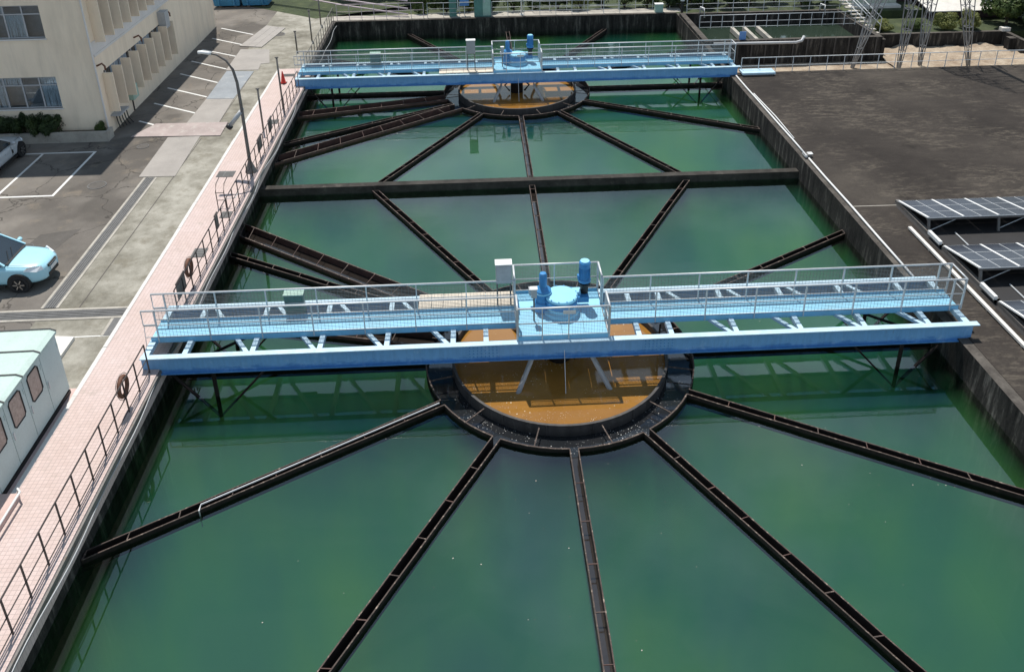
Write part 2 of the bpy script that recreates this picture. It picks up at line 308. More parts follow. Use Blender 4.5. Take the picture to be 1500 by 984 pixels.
# ------------------------------------------------------------------ mesh building
class MB:
    def __init__(s): s.v, s.f, s.m = [], [], []
    def add(s, vs, fs, mi=0):
        o = len(s.v); s.v += [tuple(p) for p in vs]; s.f += [[i + o for i in f] for f in fs]; s.m += [mi] * len(fs); return s
    def box(s, x0, x1, y0, y1, z0, z1, mi=0):
        return s.add([(x0, y0, z0), (x1, y0, z0), (x1, y1, z0), (x0, y1, z0), (x0, y0, z1), (x1, y0, z1), (x1, y1, z1), (x0, y1, z1)],
                     [(3, 2, 1, 0), (4, 5, 6, 7), (0, 1, 5, 4), (1, 2, 6, 5), (2, 3, 7, 6), (3, 0, 4, 7)], mi)
    def bar(s, a, b, w, h, mi=0, up=(0, 0, 1)):
        a, b = Vector(a), Vector(b); d = (b - a).normalized(); u = Vector(up)
        if abs(d.dot(u)) > .98: u = Vector((0, 1, 0))
        x = d.cross(u).normalized(); y = x.cross(d).normalized()
        c = [x * (-w / 2) + y * (-h / 2), x * (w / 2) + y * (-h / 2), x * (w / 2) + y * (h / 2), x * (-w / 2) + y * (h / 2)]
        return s.add([a + q for q in c] + [b + q for q in c], [(0, 1, 2, 3), (7, 6, 5, 4), (4, 5, 1, 0), (5, 6, 2, 1), (6, 7, 3, 2), (7, 4, 0, 3)], mi)
    def tube(s, pts, r, n=6, mi=0, r2=None):
        pts = [Vector(p) for p in pts]; rings = []; k = len(pts); o = len(s.v)
        for i, p in enumerate(pts):
            d = (pts[min(i + 1, k - 1)] - pts[max(i - 1, 0)]).normalized()
            u = Vector((0, 0, 1)) if abs(d.z) < .95 else Vector((0, 1, 0))
            x = d.cross(u).normalized(); y = x.cross(d).normalized(); rr = r if r2 is None else r + (r2 - r) * i / (k - 1)
            rings += [p + x * (rr * math.cos(2 * math.pi * j / n)) + y * (rr * math.sin(2 * math.pi * j / n)) for j in range(n)]
        fs = [(i * n + j, (i + 1) * n + j, (i + 1) * n + (j + 1) % n, i * n + (j + 1) % n) for i in range(k - 1) for j in range(n)]
        fs += [tuple(range(n)), tuple(reversed(range((k - 1) * n, k * n)))]
        return s.add(rings, fs, mi)
    def lathe(s, prof, n=32, c=(0, 0), mi=0, a0=0., a1=2 * math.pi):
        full = abs(a1 - a0 - 2 * math.pi) < 1e-6; k = n if full else n + 1
        vs = [(c[0] + r * math.cos(a0 + (a1 - a0) * i / n), c[1] + r * math.sin(a0 + (a1 - a0) * i / n), z) for i in range(k) for (r, z) in prof]
        q = len(prof); fs = []
        for i in range(n):
            i2 = (i + 1) % k
            for j in range(q - 1): fs.append((i * q + j, i2 * q + j, i2 * q + j + 1, i * q + j + 1))
        return s.add(vs, fs, mi)
    def mesh(s, name, mat, smooth=False):
        me = bpy.data.meshes.new(name); me.from_pydata(s.v, [], s.f)
        for m in (mat if isinstance(mat, (list, tuple)) else [mat]): me.materials.append(MATS[m])
        if isinstance(mat, (list, tuple)): me.polygons.foreach_set('material_index', s.m)
        if smooth: me.polygons.foreach_set('use_smooth', [True] * len(me.polygons))
        bm = bmesh.new(); bm.from_mesh(me); bmesh.ops.recalc_face_normals(bm, faces=bm.faces); bm.to_mesh(me); bm.free()
        me.update(); return me
    def build(s, name, mat, parent=None, smooth=False):
        return link(name, s.mesh(name, mat, smooth), parent)
def link(name, me, parent=None, loc=None, rot=None):
    o = bpy.data.objects.new(name, me); col.objects.link(o); o.parent = parent
    if loc: o.location = loc
    if rot: o.rotation_euler = rot
    return o
def tag(o, label, cat, group=None):
    o['label'] = label; o['category'] = cat
    if group: o['group'] = group
    return o
def thing(name, label, cat, loc=(0, 0, 0), rz=0, group=None):
    o = bpy.data.objects.new(name, None); col.objects.link(o); o.location = loc; o.rotation_euler = (0, 0, rz)
    return tag(o, label, cat, group)
def struct(o): o['kind'] = 'structure'; return o
def copy_tree(o, parent=None):
    c = o.copy(); col.objects.link(c); c.parent = parent
    for ch in list(o.children): copy_tree(ch, c)
    return c
def smooth_angle(o, ang=40):
    me = o.data; me.polygons.foreach_set('use_smooth', [True] * len(me.polygons))
    me.set_sharp_from_angle(angle=R(ang)); return o
def bevel(o, w=.02, seg=2):
    m = o.modifiers.new('bevel', 'BEVEL'); m.width = w; m.segments = seg; m.limit_method = 'ANGLE'; return o
box = lambda *a: MB().box(*a)
# ------------------------------------------------------------------ setting: ground, road, promenade, decks
def sheet(name, pts, z, mat):
    return struct(MB().add([(x, y, z) for x, y in pts], [tuple(range(len(pts)))]).build(name, mat))
# ground around the works, left out over the tanks and the sunken bed
g = MB()
for (x0, x1, y0, y1) in ((-400, -13.2, -400, 500), (13.2, 400, -400, 25.3), (-13.2, 13.2, -400, -13.5), (-13.2, 400, 60, 500), (38, 400, 25.3, 60), (-13.2, 12.9, 41.0, 60)):
    g.add([(x0, y0, .7), (x1, y0, .7), (x1, y1, .7), (x0, y1, .7)], [(0, 1, 2, 3)])
struct(g.build('ground', 'grass_ground'))
road = struct(box(-70, -17.9, -40, 52, .5, ZG).build('road', 'asphalt'))
struct(box(-17.9, -14.9, -40, 52, .5, ZG + .004).build('concrete_yard', 'yard_concrete'))
struct(box(-14.9, -13.2, 28.3, 52, .5, ZG + .003).build('concrete_path', 'yard_concrete'))
prom = struct(box(-14.78, -12.70, -30, 28.3, .5, ZP).build('promenade', 'promenade_tile'))
k = MB(); y = -30.
while y < 28.2:
    l = random.uniform(1.6, 2.6); y1 = min(28.3, y + l - .01)
    k.box(-14.90 - random.uniform(0, .025), -14.78, y, y1, .5, ZP + random.uniform(.005, .02)); y += l
k.build('kerb', 'kerb_white', prom)
k = MB(); k.box(-12.70, -12.64, -30, 28.3, .86, 1.03); k.build('gutter_edge', 'galv_dark', prom)
# tank walls: one long thing for each wall
tw = tag(box(-13.2, -12.87, -13.6, 39.8, -6, .95).build('tank_wall', 'tank_conc'), 'dark stained concrete tank wall below the pink tiled promenade', 'wall')
tw = tag(box(12.87, 13.22, -13.6, 39.4, -6, .97).build('tank_wall', 'tank_conc'), 'streaked concrete tank wall carrying the white pipe beside the dark roof deck', 'wall')
tw = tag(box(-12.87, 12.87, 39.4, 39.75, -6, .99).build('tank_wall', 'tank_conc'), 'dark concrete wall closing the far end of the far tank', 'wall')
tw = tag(box(-12.87, 12.87, 12.90, 13.30, -6, .22).build('tank_wall', 'tank_moss'), 'low concrete divider wall between the two green tanks', 'wall')
tw = tag(box(-12.87, 12.87, -13.6, -13.2, -6, .97).build('tank_wall', 'tank_conc'), 'concrete wall closing the near end of the near tank', 'wall')
struct(box(-13.2, 13.22, -13.6, 39.75, -6.4, -6.0).build('tank_floor', 'well_shell'))
struct(box(13.22, 60, -40, 25.3, .5, ZD - .012).build('roof_deck', 'roof_deck'))
struct(box(-13.2, 13.4, 39.75, 41.0, .5, .985).build('rear_walkway', 'conc_pale'))
struct(box(12.9, 60, 25.3, 46, -1.5, -.5).build('lower_yard', 'sand'))
struct(box(12.9, 38, 38.6, 60, -1.2, .96).build('rear_bank', 'grass_ground'))
# ------------------------------------------------------------------ water with the troughs left open
ANG = [i * 30 for i in range(12)]
def tank_troughs(near):
    t = [(a, .25) for a in ANG]; s = 1 if near else -1
    t += [(s * 143.6 % 360, .82), (s * 166. % 360, .80)]
    return sorted(t)
def reach(a):
    c, s = abs(math.cos(R(a))), abs(math.sin(R(a)))
    return min(HW / c if c > 1e-6 else 1e9, HL / s if s > 1e-6 else 1e9)
def side_pt(a, off, r): d = Vector((math.cos(R(a)), math.sin(R(a)))); n = Vector((-d.y, d.x)); return d * r + n * off
def wall_hit(a, off):
    d = Vector((math.cos(R(a)), math.sin(R(a)))); n = Vector((-d.y, d.x)); p = n * off; best = 1e9
    for q, dd, h in ((p.x, d.x, HW), (p.y, d.y, HL)):
        if abs(dd) > 1e-6: best = min(best, ((h if dd > 0 else -h) - q) / dd)
    return p + d * best
RING = 4.5
for near in (True, False):
    cy = 0 if near else L; T = tank_troughs(near); mb = MB(); k = len(T)
    corners = [(HW, HL), (-HW, HL), (-HW, -HL), (HW, -HL)]
    for i in range(k):
        (a, w), (b, w2) = T[i], T[(i + 1) % k]; b2 = b if b > a else b + 360
        pa, pb = wall_hit(a, w / 2), wall_hit(b, -w2 / 2)
        poly = [side_pt(a, w / 2, math.sqrt(RING ** 2 - w * w / 4)), pa]
        for cx, cyy in corners:
            ca = math.degrees(math.atan2(cyy, cx)) % 360
            if a < ca < b2 or a < ca + 360 < b2: poly.append(Vector((cx, cyy)))
        poly += [pb, side_pt(b, -w2 / 2, math.sqrt(RING ** 2 - w2 * w2 / 4))]
        a0 = math.degrees(math.atan2(poly[0].y, poly[0].x)); e = poly[-1]; a1 = math.degrees(math.atan2(e.y, e.x))
        while a1 < a0: a1 += 360
        if a1 - a0 > 90: a1 -= 360
        m = 6
        poly += [Vector((RING * math.cos(R(a1 + (a0 - a1) * j / m)), RING * math.sin(R(a1 + (a0 - a1) * j / m)))) for j in range(1, m)]
        mb.add([(p.x, p.y + cy, ZW) for p in poly], [tuple(range(len(poly)))])
    wm = bpy.data.meshes.new('water'); wm.from_pydata(mb.v, [], mb.f); wm.materials.append(MATS['water_surface'])
    if wm.polygons[0].normal.z < 0: wm.flip_normals()
    struct(link('water', wm))
    bb = MB().box(-HW + .005, HW - .005, cy - HL + .02, cy + HL - .02, -5.995, ZB); struct(bb.build('turbid_water', 'turbid_water'))
    struct(MB().lathe([(0.0, -.15), (3.56, -.15)], 48, (0, cy)).build('feedwell_water', 'raw_water'))
# ------------------------------------------------------------------ effluent troughs, collector rings, feedwells
def trough(near, a, w, label, depth=.40):
    cy = 0 if near else L; s = 1
    wide = w > .5; rr = reach(a) - .03; r0 = RING - .02
    t = thing('effluent_channel' if wide else 'effluent_trough', label, 'channel' if wide else 'trough', (0, cy, 0), 0, 'channels in the tanks' if wide else 'radial troughs in the tanks')
    d = Vector((math.cos(R(a)), math.sin(R(a)), 0)); n = Vector((-d.y, d.x, 0)); Z = Vector((0, 0, 1))
    plate = 'plate_red' if wide else 'plate_dark'
    ends = []
    for sg in (1, -1):
        p0 = d * math.sqrt(r0 ** 2 - w * w / 4) + n * (sg * w / 2)
        h = wall_hit(a, sg * w / 2); p1 = Vector((h.x, h.y, 0)) - d * .03; ends.append((p0, p1))
        sp = MB().bar(p0 - Z * (depth / 2 + .01), p1 - Z * (depth / 2 + .01), .02, depth - .02).build('side_plate', plate, t)
        rim = MB(); seg = max(3, int((p1 - p0).length / 1.1)); q = [p0 + (p1 - p0) * (i / seg) + Z * random.uniform(-.006, .006) + n * random.uniform(-.006, .006) for i in range(seg + 1)]
        for i in range(seg): rim.bar(q[i], q[i + 1], .032 if not wide else .05, .02)
        rim.build('rim', 'rust_rim', sp)
    zl = -.30 if wide else -.34
    f = MB(); f.add([ends[0][0] + Z * zl, ends[0][1] + Z * zl, ends[1][1] + Z * zl, ends[1][0] + Z * zl], [(0, 1, 2, 3)]); f.build('channel_water', 'trough_water', t)
    f = MB().bar((ends[0][0] + ends[1][0]) / 2 - Z * (depth - .012), (ends[0][1] + ends[1][1]) / 2 - Z * (depth - .012), w - .02, .02); f.build('bottom_plate', plate, t)
    ln = (ends[0][1] - ends[0][0]).length; nb = int(ln / 1.33)
    for i in range(1, nb + 1):
        u = i * 1.33 / ln + random.uniform(-.006, .006)
        if u > .985: break
        A = ends[0][0].lerp(ends[0][1], u); B = ends[1][0].lerp(ends[1][1], u)
        b = MB().bar(A + Z * .004, B + Z * .004, random.uniform(.02, .032), .02); b.build('brace', 'plate_red' if random.random() < .5 else 'rust_rim', t)
    MB().bar(ends[0][1] - d * .02 + Z * .005, ends[1][1] - d * .02 + Z * .005, .03, .03).build('end_plate', 'rust_rim', t)
    return t
CLK = {0: 'running right under the bridge', 30: 'running back and right to the deck wall', 60: 'running back and right to the wall behind', 90: 'running straight back',
       120: 'running back and left to the wall behind', 150: 'running back and left to the promenade wall', 180: 'running left under the bridge', 210: 'running forward and left to the promenade wall',
       240: 'running forward and left beside the straight one', 270: 'running straight forward', 300: 'running forward and right beside the straight one', 330: 'running forward and right to the deck wall'}
for near in (True, False):
    tk = 'near' if near else 'far'
    for a, w in tank_troughs(near):
        if w < .5: trough(near, a, w, 'narrow rusty trough of the %s tank %s' % (tk, CLK[int(round(a))]))
        else: trough(near, a, w, ('wide dark red channel of the %s tank running %s' % (tk, 'to the promenade wall near the divider' if abs((a + 180) % 360 - 180) < 150 else 'to the promenade wall beside the bridge')))
    cy = 0 if near else L
    t = thing('collector_ring', 'dark round collector channel around the orange %s feedwell' % tk, 'channel', (0, cy, 0))
    T = tank_troughs(near)
    for i in range(len(T)):
        (a, w), (b, w2) = T[i], T[(i + 1) % len(T)]; b2 = b if b > a else b + 360
        a0 = R(a) + math.asin(w / 2 / RING); a1 = R(b2) - math.asin(w2 / 2 / RING)
        if a1 <= a0: continue
        n = max(3, int((a1 - a0) / R(5)))
        o = MB().lathe([(RING - .025, -.44), (RING, -.44), (RING, -.012), (RING - .025, -.012), (RING - .025, -.44)], n, mi=0, a0=a0, a1=a1).build('ring_wall', 'plate_dark', t)
        MB().lathe([(RING - .038, -.012), (RING + .006, -.012), (RING + .006, .012), (RING - .038, .012), (RING - .038, -.012)], n, a0=a0, a1=a1).build('rim', 'rust_rim', o)
    for i in range(12):
        a = R(15 + 30 * i); d = Vector((math.cos(a), math.sin(a), 0))
        MB().bar(d * 3.64 + Vector((0, 0, -.02)), d * 4.47 + Vector((0, 0, -.02)), .035, .03).build('spacer_bar', 'rust_rim', t)
    MB().lathe([(3.6, -.33), (RING - .01, -.33)], 64).build('channel_water', 'channel_water', t)
    t = thing('feedwell', 'round dark feedwell shell holding orange water under the %s bridge' % tk, 'tank', (0, cy, 0))
    o = MB().lathe([(3.56, -.9), (3.62, -.9), (3.62, .07), (3.56, .07), (3.56, -.9)], 72).build('shell', 'well_shell', t)
    MB().lathe([(3.55, .07), (3.635, .07), (3.635, .09), (3.55, .09), (3.55, .07)], 72).build('rim', 'well_shell', o)
    for i in range(16):
        a = R(11 + 22.5 * i); d = Vector((math.cos(a), math.sin(a), 0))
        MB().bar(d * 3.63 - Vector((0, 0, .3)), d * 3.63 + Vector((0, 0, .06)), .05, .03).build('stiffener', 'well_shell', t)
# flecks of foam and leaf litter drifting on the tanks
fl = MB(); rnd = random.Random(11)
for i in range(230):
    cyy = 0 if rnd.random() < .6 else L; a = rnd.uniform(0, 6.28); r = rnd.uniform(4.9, 12.4); x, y = r * math.cos(a), r * math.sin(a)
    da = math.degrees(a) % 30; q = min(da, 30 - da)
    if math.sin(R(q)) * r < .3 or (x < 0 and 135 < abs((math.degrees(a) + 180) % 360 - 180) < 175): continue
    sz = rnd.choice((.008, .010, .012, .02)); b_ = rnd.uniform(0, 6.28)
    pts_ = [(x + sz * rnd.uniform(.6, 1.2) * math.cos(b_ + k * 1.257), y + cyy + sz * rnd.uniform(.6, 1.2) * math.sin(b_ + k * 1.257), ZW + .004) for k in range(5)]; fl.add(pts_, [(0, 1, 2, 3, 4)])
o = fl.build('floating_flecks', 'conc_pale'); o['kind'] = 'stuff'; o['label'] = 'tiny pale flecks of foam drifting on the green water'; o['category'] = 'foam'
# white pipe lying on the left front trough of the near tank
d = Vector((math.cos(R(210)), math.sin(R(210)), 0)); n = Vector((-d.y, d.x, 0)); o = n * .02 + Vector((0, 0, .05))
pp = [d * 4.6 + o, d * 11.9 + o, d * 12.0 + n * .20 + Vector((0, 0, .05)), d * 12.0 + n * .22 + Vector((0, 0, -.5))]
tag(MB().tube(pp, .024, 6).build('water_pipe', 'box_grey'), 'thin pale pipe lying along the left front trough and dipping into the water', 'pipe')
# ------------------------------------------------------------------ clarifier bridge
GY, GZ0, GZ1 = 1.36, .90, 1.53
def mesh_panel_mesh(w, h):
    mb = MB(); n = int(h / .052)
    for i in range(1, n): mb.box(0, w, -.003, .003, i * h / n - .0045, i * h / n + .0045)
    m = int(w / .11)
    for i in range(1, m): mb.box(i * w / m - .003, i * w / m + .003, -.0025, .0025, 0, h)
    return mb.mesh('mesh_panel', 'wire')
PANEL = mesh_panel_mesh(1.56, .96)
def rail_line(t, p0, p1, z0, z1, posts, panel=True, mat='galv', mid=True):
    """straight railing: top rail, mid rail, posts and wire mesh panels as parts of t"""
    a, b = Vector(p0), Vector(p1); d = (b - a); ln = d.length; d.normalize(); ang = math.atan2(d.y, d.x)
    MB().tube([(a.x, a.y, z1), (b.x, b.y, z1)], .034, 8).build('top_rail', mat, t, True)
    if mid: MB().tube([(a.x, a.y, (z0 + z1) / 2 - .02), (b.x, b.y, (z0 + z1) / 2 - .02)], .018, 6).build('mid_rail', mat, t, True)
    MB().tube([(a.x, a.y, z0 + .08), (b.x, b.y, z0 + .08)], .016, 6).build('bottom_rail', mat, t, True)
    for q in posts:
        p = a + d * q; MB().bar((p.x, p.y, z0 - .1), (p.x, p.y, z1), .075, .035, up=(d.x, d.y, 0)).build('post', mat, t)
    if panel:
        for q, q2 in zip(posts[:-1], posts[1:]):
            if q2 - q < .3: continue
            p = a + d * (q + .03); o = link('mesh_panel', PANEL, t, (p.x, p.y, z0 + .08), (0, 0, ang)); o.scale = ((q2 - q - .06) / 1.56, 1, 1)
def make_bridge(label):
    t = thing('clarifier_bridge', label, 'bridge', (0, 0, 0), 0, 'blue bridges across the tanks')
    for s in (-1, 1):
        y = s * GY
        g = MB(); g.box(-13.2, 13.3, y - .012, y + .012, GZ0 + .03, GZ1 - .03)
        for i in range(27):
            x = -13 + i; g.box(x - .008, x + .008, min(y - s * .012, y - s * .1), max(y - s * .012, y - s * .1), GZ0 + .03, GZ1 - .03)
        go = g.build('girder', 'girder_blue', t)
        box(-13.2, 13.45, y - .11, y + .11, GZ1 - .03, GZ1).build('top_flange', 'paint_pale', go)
        box(-13.2, 13.3, y - .11, y + .11, GZ0, GZ0 + .03).build('bottom_flange', 'girder_blue', go)
        for x in (-2.55, 3.05):
            sp = box(x - .5, x + .5, y - .026, y + .026, GZ0 + .08, GZ1 - .08).build('splice_plate', 'girder_blue', go)
            bo = MB()
            for i in range(8):
                for j in range(4):
                    X = x - .43 + i * .123; Zb = GZ0 + .15 + j * .115; bo.box(X - .014, X + .014, y - .042, y + .042, Zb - .014, Zb + .014)
            bo.build('bolts', 'paint_deep', go)['kind'] = 'stuff'
    xs = [2.45, 3.5, 5.6, 7.7, 9.8, 11.9]
    for x in [-13.1] + [-q for q in reversed(xs)] + xs + [13.15]:
        w = .16 if abs(x) < 13 else .2
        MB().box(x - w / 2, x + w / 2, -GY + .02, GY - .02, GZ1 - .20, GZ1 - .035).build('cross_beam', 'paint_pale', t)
    for x in [-9.8, -7.7, -5.6, -3.5] + [5.6, 7.7, 9.8, 11.9]:
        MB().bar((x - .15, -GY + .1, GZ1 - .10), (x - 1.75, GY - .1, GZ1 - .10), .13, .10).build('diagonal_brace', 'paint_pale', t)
    # walkway planks: three running lengths each side of the platform
    for x0, x1 in ((-13.15, -1.47), (1.47, 13.25)):
        for i in range(3):
            y0 = -.44 + i * .305; b_ = box(x0, x1, y0, y0 + .295, GZ1 - .01 + .004 * (i % 2), GZ1 + .03 + .004 * (i % 2)).build('deck_plank', 'paint_cyan', t)
        for yy in (-.47, .49): box(x0, x1, yy - .02, yy + .02, GZ1 - .10, GZ1 + .09).build('toe_board', 'paint_blue', t)
    Zd, Zr = GZ1 + .03, 2.63
    pl = [-12.9 + 1.64 * i for i in range(7)]; pl = [p + 13.3 for p in pl] + [11.85]
    pr = [q - 1.45 for q in (1.5, 3.1, 4.74, 6.38, 8.02, 9.66, 11.3, 12.94, 13.33)]
    for yy in (-.47, .49):
        rail_line(t, (-13.3, yy, 0), (-1.45, yy, 0), Zd, Zr, pl); rail_line(t, (1.45, yy, 0), (13.35, yy, 0), Zd, Zr, pr)
        MB().tube([(-13.3, yy, Zr), (-13.3, yy, Zr - .52), (-12.9, yy, Zr - .52)], .024, 6).build('end_loop', 'galv', t, True)
        MB().tube([(-13.28, yy, Zr - .5), (-13.36, yy, ZP)], .012, 5).build('stay', 'galv', t)
    for zz, r in ((Zr, .027), (Zr - .5, .018)): MB().tube([(13.35, -.47, zz), (13.35, .49, zz)], r, 6).build('end_rail', 'galv', t, True)
    # centre platform
    for i in range(4):
        x0 = -1.45 + i * .725
        for (y0, y1) in ((-1.25, -.36), (-.35, .45), (.46, 1.30)): box(x0, x0 + .715, y0, y1, GZ1 + .005, GZ1 + .045 + .003 * ((i + int(y0 * 3)) % 2)).build('platform_plate', 'paint_cyan', t)
    for y0, y1 in ((-1.29, -1.26), (1.31, 1.34)): box(-1.46, 1.46, y0, y1, GZ1 - .02, GZ1 + .13).build('toe_board', 'paint_blue', t)
    Zp = Zd + .05; Zq = 2.70
    rail_line(t, (-1.45, -1.27, 0), (1.45, -1.27, 0), Zp, Zq, [0, .78, 1.62, 2.9]); rail_line(t, (-1.45, 1.33, 0), (1.45, 1.33, 0), Zp, Zq, [0, 1.4, 2.9])
    for x in (-1.45, 1.45):
        rail_line(t, (x, -1.27, 0), (x, -.47, 0), Zp, Zq, [0, .78], False); rail_line(t, (x, .49, 0), (x, 1.33, 0), Zp, Zq, [0.02, .84], False)
    # centre column, struts and slanting inlet pipes below the platform
    MB().lathe([(.0, -2), (.38, -2), (.38, .9), (.3, 1.3), (0, 1.3)], 20).build('centre_column', 'plate_dark', t, True)
    for s in (-1, 1):
        MB().tube([(s * .3, -.2, .75), (s * .75, -.25, .35), (s * .45, -.3, 0)], .06, 6).build('strut', 'plate_dark', t)
        for yy in (-1, 1): MB().tube([(s * .95, yy * .9, .9), (s * 1.0, yy * 1.0, .55), (s * 1.62, yy * 1.95, -.4)], .085, 8).build('inlet_pipe', 'box_grey', t, True)
        MB().tube([(s * 3.4, 0, 1.), (s * 3.4, 0, 0)], .03, 6).build('hanger', 'plate_dark', t)
        for yy in (-1.3, 1.3):
            for a, b in ((9.35, 11.1), (12.5, 11.1)): MB().bar((s * a, yy, .95), (s * b, yy, -.95), .10, .05).build('stirrup_strut', 'plate_dark', t)
            MB().bar((s * 11.1, yy, .95), (s * 11.1, yy, -.95), .12, .05).build('stirrup_strut', 'plate_dark', t)
        MB().bar((s * 12.4, -1.3, .86), (s * 9.4, 1.3, .86), .10, .05).build('wind_brace', 'plate_dark', t)
    MB().tube([(.03, -1.2, 1.5), (.03, -1.95, -.1)], .012, 5).build('sounding_rod', 'galv', t)
    return t
b1 = make_bridge('pale blue steel bridge with railings across the near tank')
b2 = copy_tree(b1); b2.location = (0, L, 0); b2['label'] = 'pale blue steel bridge with railings across the far tank'
def make_drive(label):
    t = thing('drive_unit', label, 'machine', (.08, .18, GZ1 + .05), 0, 'scraper drives on the bridge platforms')
    o = MB().lathe([(0, 0), (.60, 0), (.60, .12), (.50, .16), (.46, .46), (.49, .50), (.53, .55), (.53, .64), (.50, .66), (0, .665)], 40).build('gear_housing', 'paint_cyan', t); smooth_angle(o, 25)
    MB().lathe([(.45, .17), (.56, .47), (.56, .53), (.46, .53)], 40).build('housing_flange', 'paint_deep', t, True)
    for i in range(12):
        a = R(30 * i + 15); MB().tube([(.51 * math.cos(a), .51 * math.sin(a), .62), (.51 * math.cos(a), .51 * math.sin(a), .68)], .018, 6).build('bolt', 'paint_deep', t)
    # left reducer: stacked drum with a slim motor
    c = (-.60, .12); o = MB().lathe([(0, .02), (.30, .02), (.30, .36), (.25, .40), (.23, .62), (.27, .64), (.27, .80), (.20, .86), (.13, .92), (.13, 1.36), (.10, 1.42), (0, 1.43)], 24, c).build('reducer', 'paint_deep', t); smooth_angle(o, 30)
    MB().lathe([(.21, .70), (.29, .70), (.29, .745), (.21, .745)], 24, c).build('reducer_flange', 'paint_cyan', t)
    box(-1.05, -.80, .30, .52, .45, .66).build('terminal_box', 'box_grey', t)
    # right upright motor on a bracket
    box(.42, .92, .02, .48, .28, .48).build('bracket', 'paint_deep', t); box(.40, .66, .16, .46, .48, .60).build('bracket_cap', 'paint_cyan', t)
    o = MB().lathe([(0, .48), (.13, .48), (.13, .78), (.20, .80), (.20, .86), (.13, .88)], 24, (.80, .34)).build('coupling', 'black', t); smooth_angle(o, 30)
    o = MB().lathe([(.13, .88), (.21, .92), (.21, 1.0), (.165, 1.03), (.165, 1.45), (.19, 1.46), (.19, 1.64), (.16, 1.68), (0, 1.69)], 24, (.80, .34)).build('motor', 'paint_deep', t); smooth_angle(o, 30)
    MB().lathe([(0, 1.692), (.15, 1.692), (.15, 1.70), (0, 1.70)], 20, (.80, .34)).build('fan_cover', 'paint_cyan', t)
    f = MB()
    for i in range(20):
        a = R(18 * i); f.bar((.80 + .175 * math.cos(a), .34 + .175 * math.sin(a), 1.05), (.80 + .175 * math.cos(a), .34 + .175 * math.sin(a), 1.43), .012, .03, up=(math.cos(a), math.sin(a), 0))
    f.build('cooling_fins', 'paint_deep', t)['kind'] = 'stuff'; box(.56, .66, .28, .40, 1.02, 1.16).build('terminal_box', 'paint_deep', t)
    return t
d1 = make_drive('bright blue scraper drive with two upright motors on the near platform')
d2 = copy_tree(d1); d2.location = (.08, L + .18, GZ1 + .05); d2['label'] = 'bright blue scraper drive with two upright motors on the far platform'
def cabinet(label, x, y, z0, zl, w, d, h, mat, group, legs=True):
    t = thing('control_box', label, 'box', (x, y, z0), 0, group)
    o = bevel(box(-w / 2, w / 2, -d / 2, d / 2, zl, zl + h).build('cabinet_body', mat, t), .015)
    box(-w / 2 - .02, w / 2 + .02, -d / 2 - .03, d / 2 + .03, zl + h, zl + h + .03).build('rain_hood', 'white_paint' if mat == 'box_grey' else 'box_mint', t)
    box(-w / 2 + .04, w / 2 - .04, -d / 2 - .012, -d / 2, zl + .05, zl + h - .05).build('cabinet_door', mat, t)
    if legs:
        for s in (-1, 1): MB().bar((s * (w / 2 - .04), 0, 0), (s * (w / 2 - .04), 0, zl), .05, .05).build('leg', 'galv_dark', t)
    return t
cabinet('grey control box with white hood on legs left of the near platform', -1.80, .62, GZ1, 1.0, .52, .30, .72, 'box_grey', 'boxes on the bridges')
cabinet('grey control box with white hood on tall legs left of the far platform', -2.75, L - .95, GZ1, 1.15, .52, .30, .80, 'box_grey', 'boxes on the bridges')
cabinet('dark green box at the back railing of the near bridge', -8.75, .66, GZ1 - .1, .12, .62, .28, .80, 'box_green', 'boxes on the bridges', False)
cabinet('dark green box at the back railing of the far bridge', -8.60, L + .66, GZ1 - .1, .12, .62, .28, .80, 'box_green', 'boxes on the bridges', False)
for nm, cy in (('near', 0), ('far', L)):       # small pedestal stations and a sign plate on each platform
    t = thing('push_button_station', 'grey push button post beside the drive on the %s platform' % nm, 'control post', (-.86, cy - .30, GZ1 + .05))
    MB().tube([(0, 0, 0), (0, 0, .95)], .03, 6).build('pole', 'galv_dark', t); box(-.09, .09, -.07, .07, .9, 1.22).build('station_box', 'box_grey', t); box(-.11, .11, -.10, .10, 1.22, 1.25).build('rain_hood', 'white_paint', t)
    tag(bevel(box(-.02, .38, cy - 1.34, cy - 1.31, 2.50, 2.62).build('sign_plate', 'white_paint'), .005), 'small white plate hung on the front rail of the %s platform' % nm, 'plate')
for cy, y0, y1, nm in ((0, .58, 1.42, 'near'), (L, -1.30, -.55, 'far')):
    x = -4.68
    for i, w in enumerate((.42, .38, .62, .80, .50, .44)):
        o = bevel(box(-w / 2, w / 2, -(y1 - y0) / 2, (y1 - y0) / 2, 0, .045).build('cover_board', 'cream_board'), .008); o.location = (x + w / 2, cy + (y0 + y1) / 2 + random.uniform(-.02, .02), GZ1 + .035 + .002 * i); o.rotation_euler.z = random.uniform(-.012, .012)
        tag(o, 'cream cover board on the %s bridge left of its platform, %s' % (nm, ORD[i]), 'board', 'cream boards on the %s bridge' % nm); x += w + .012
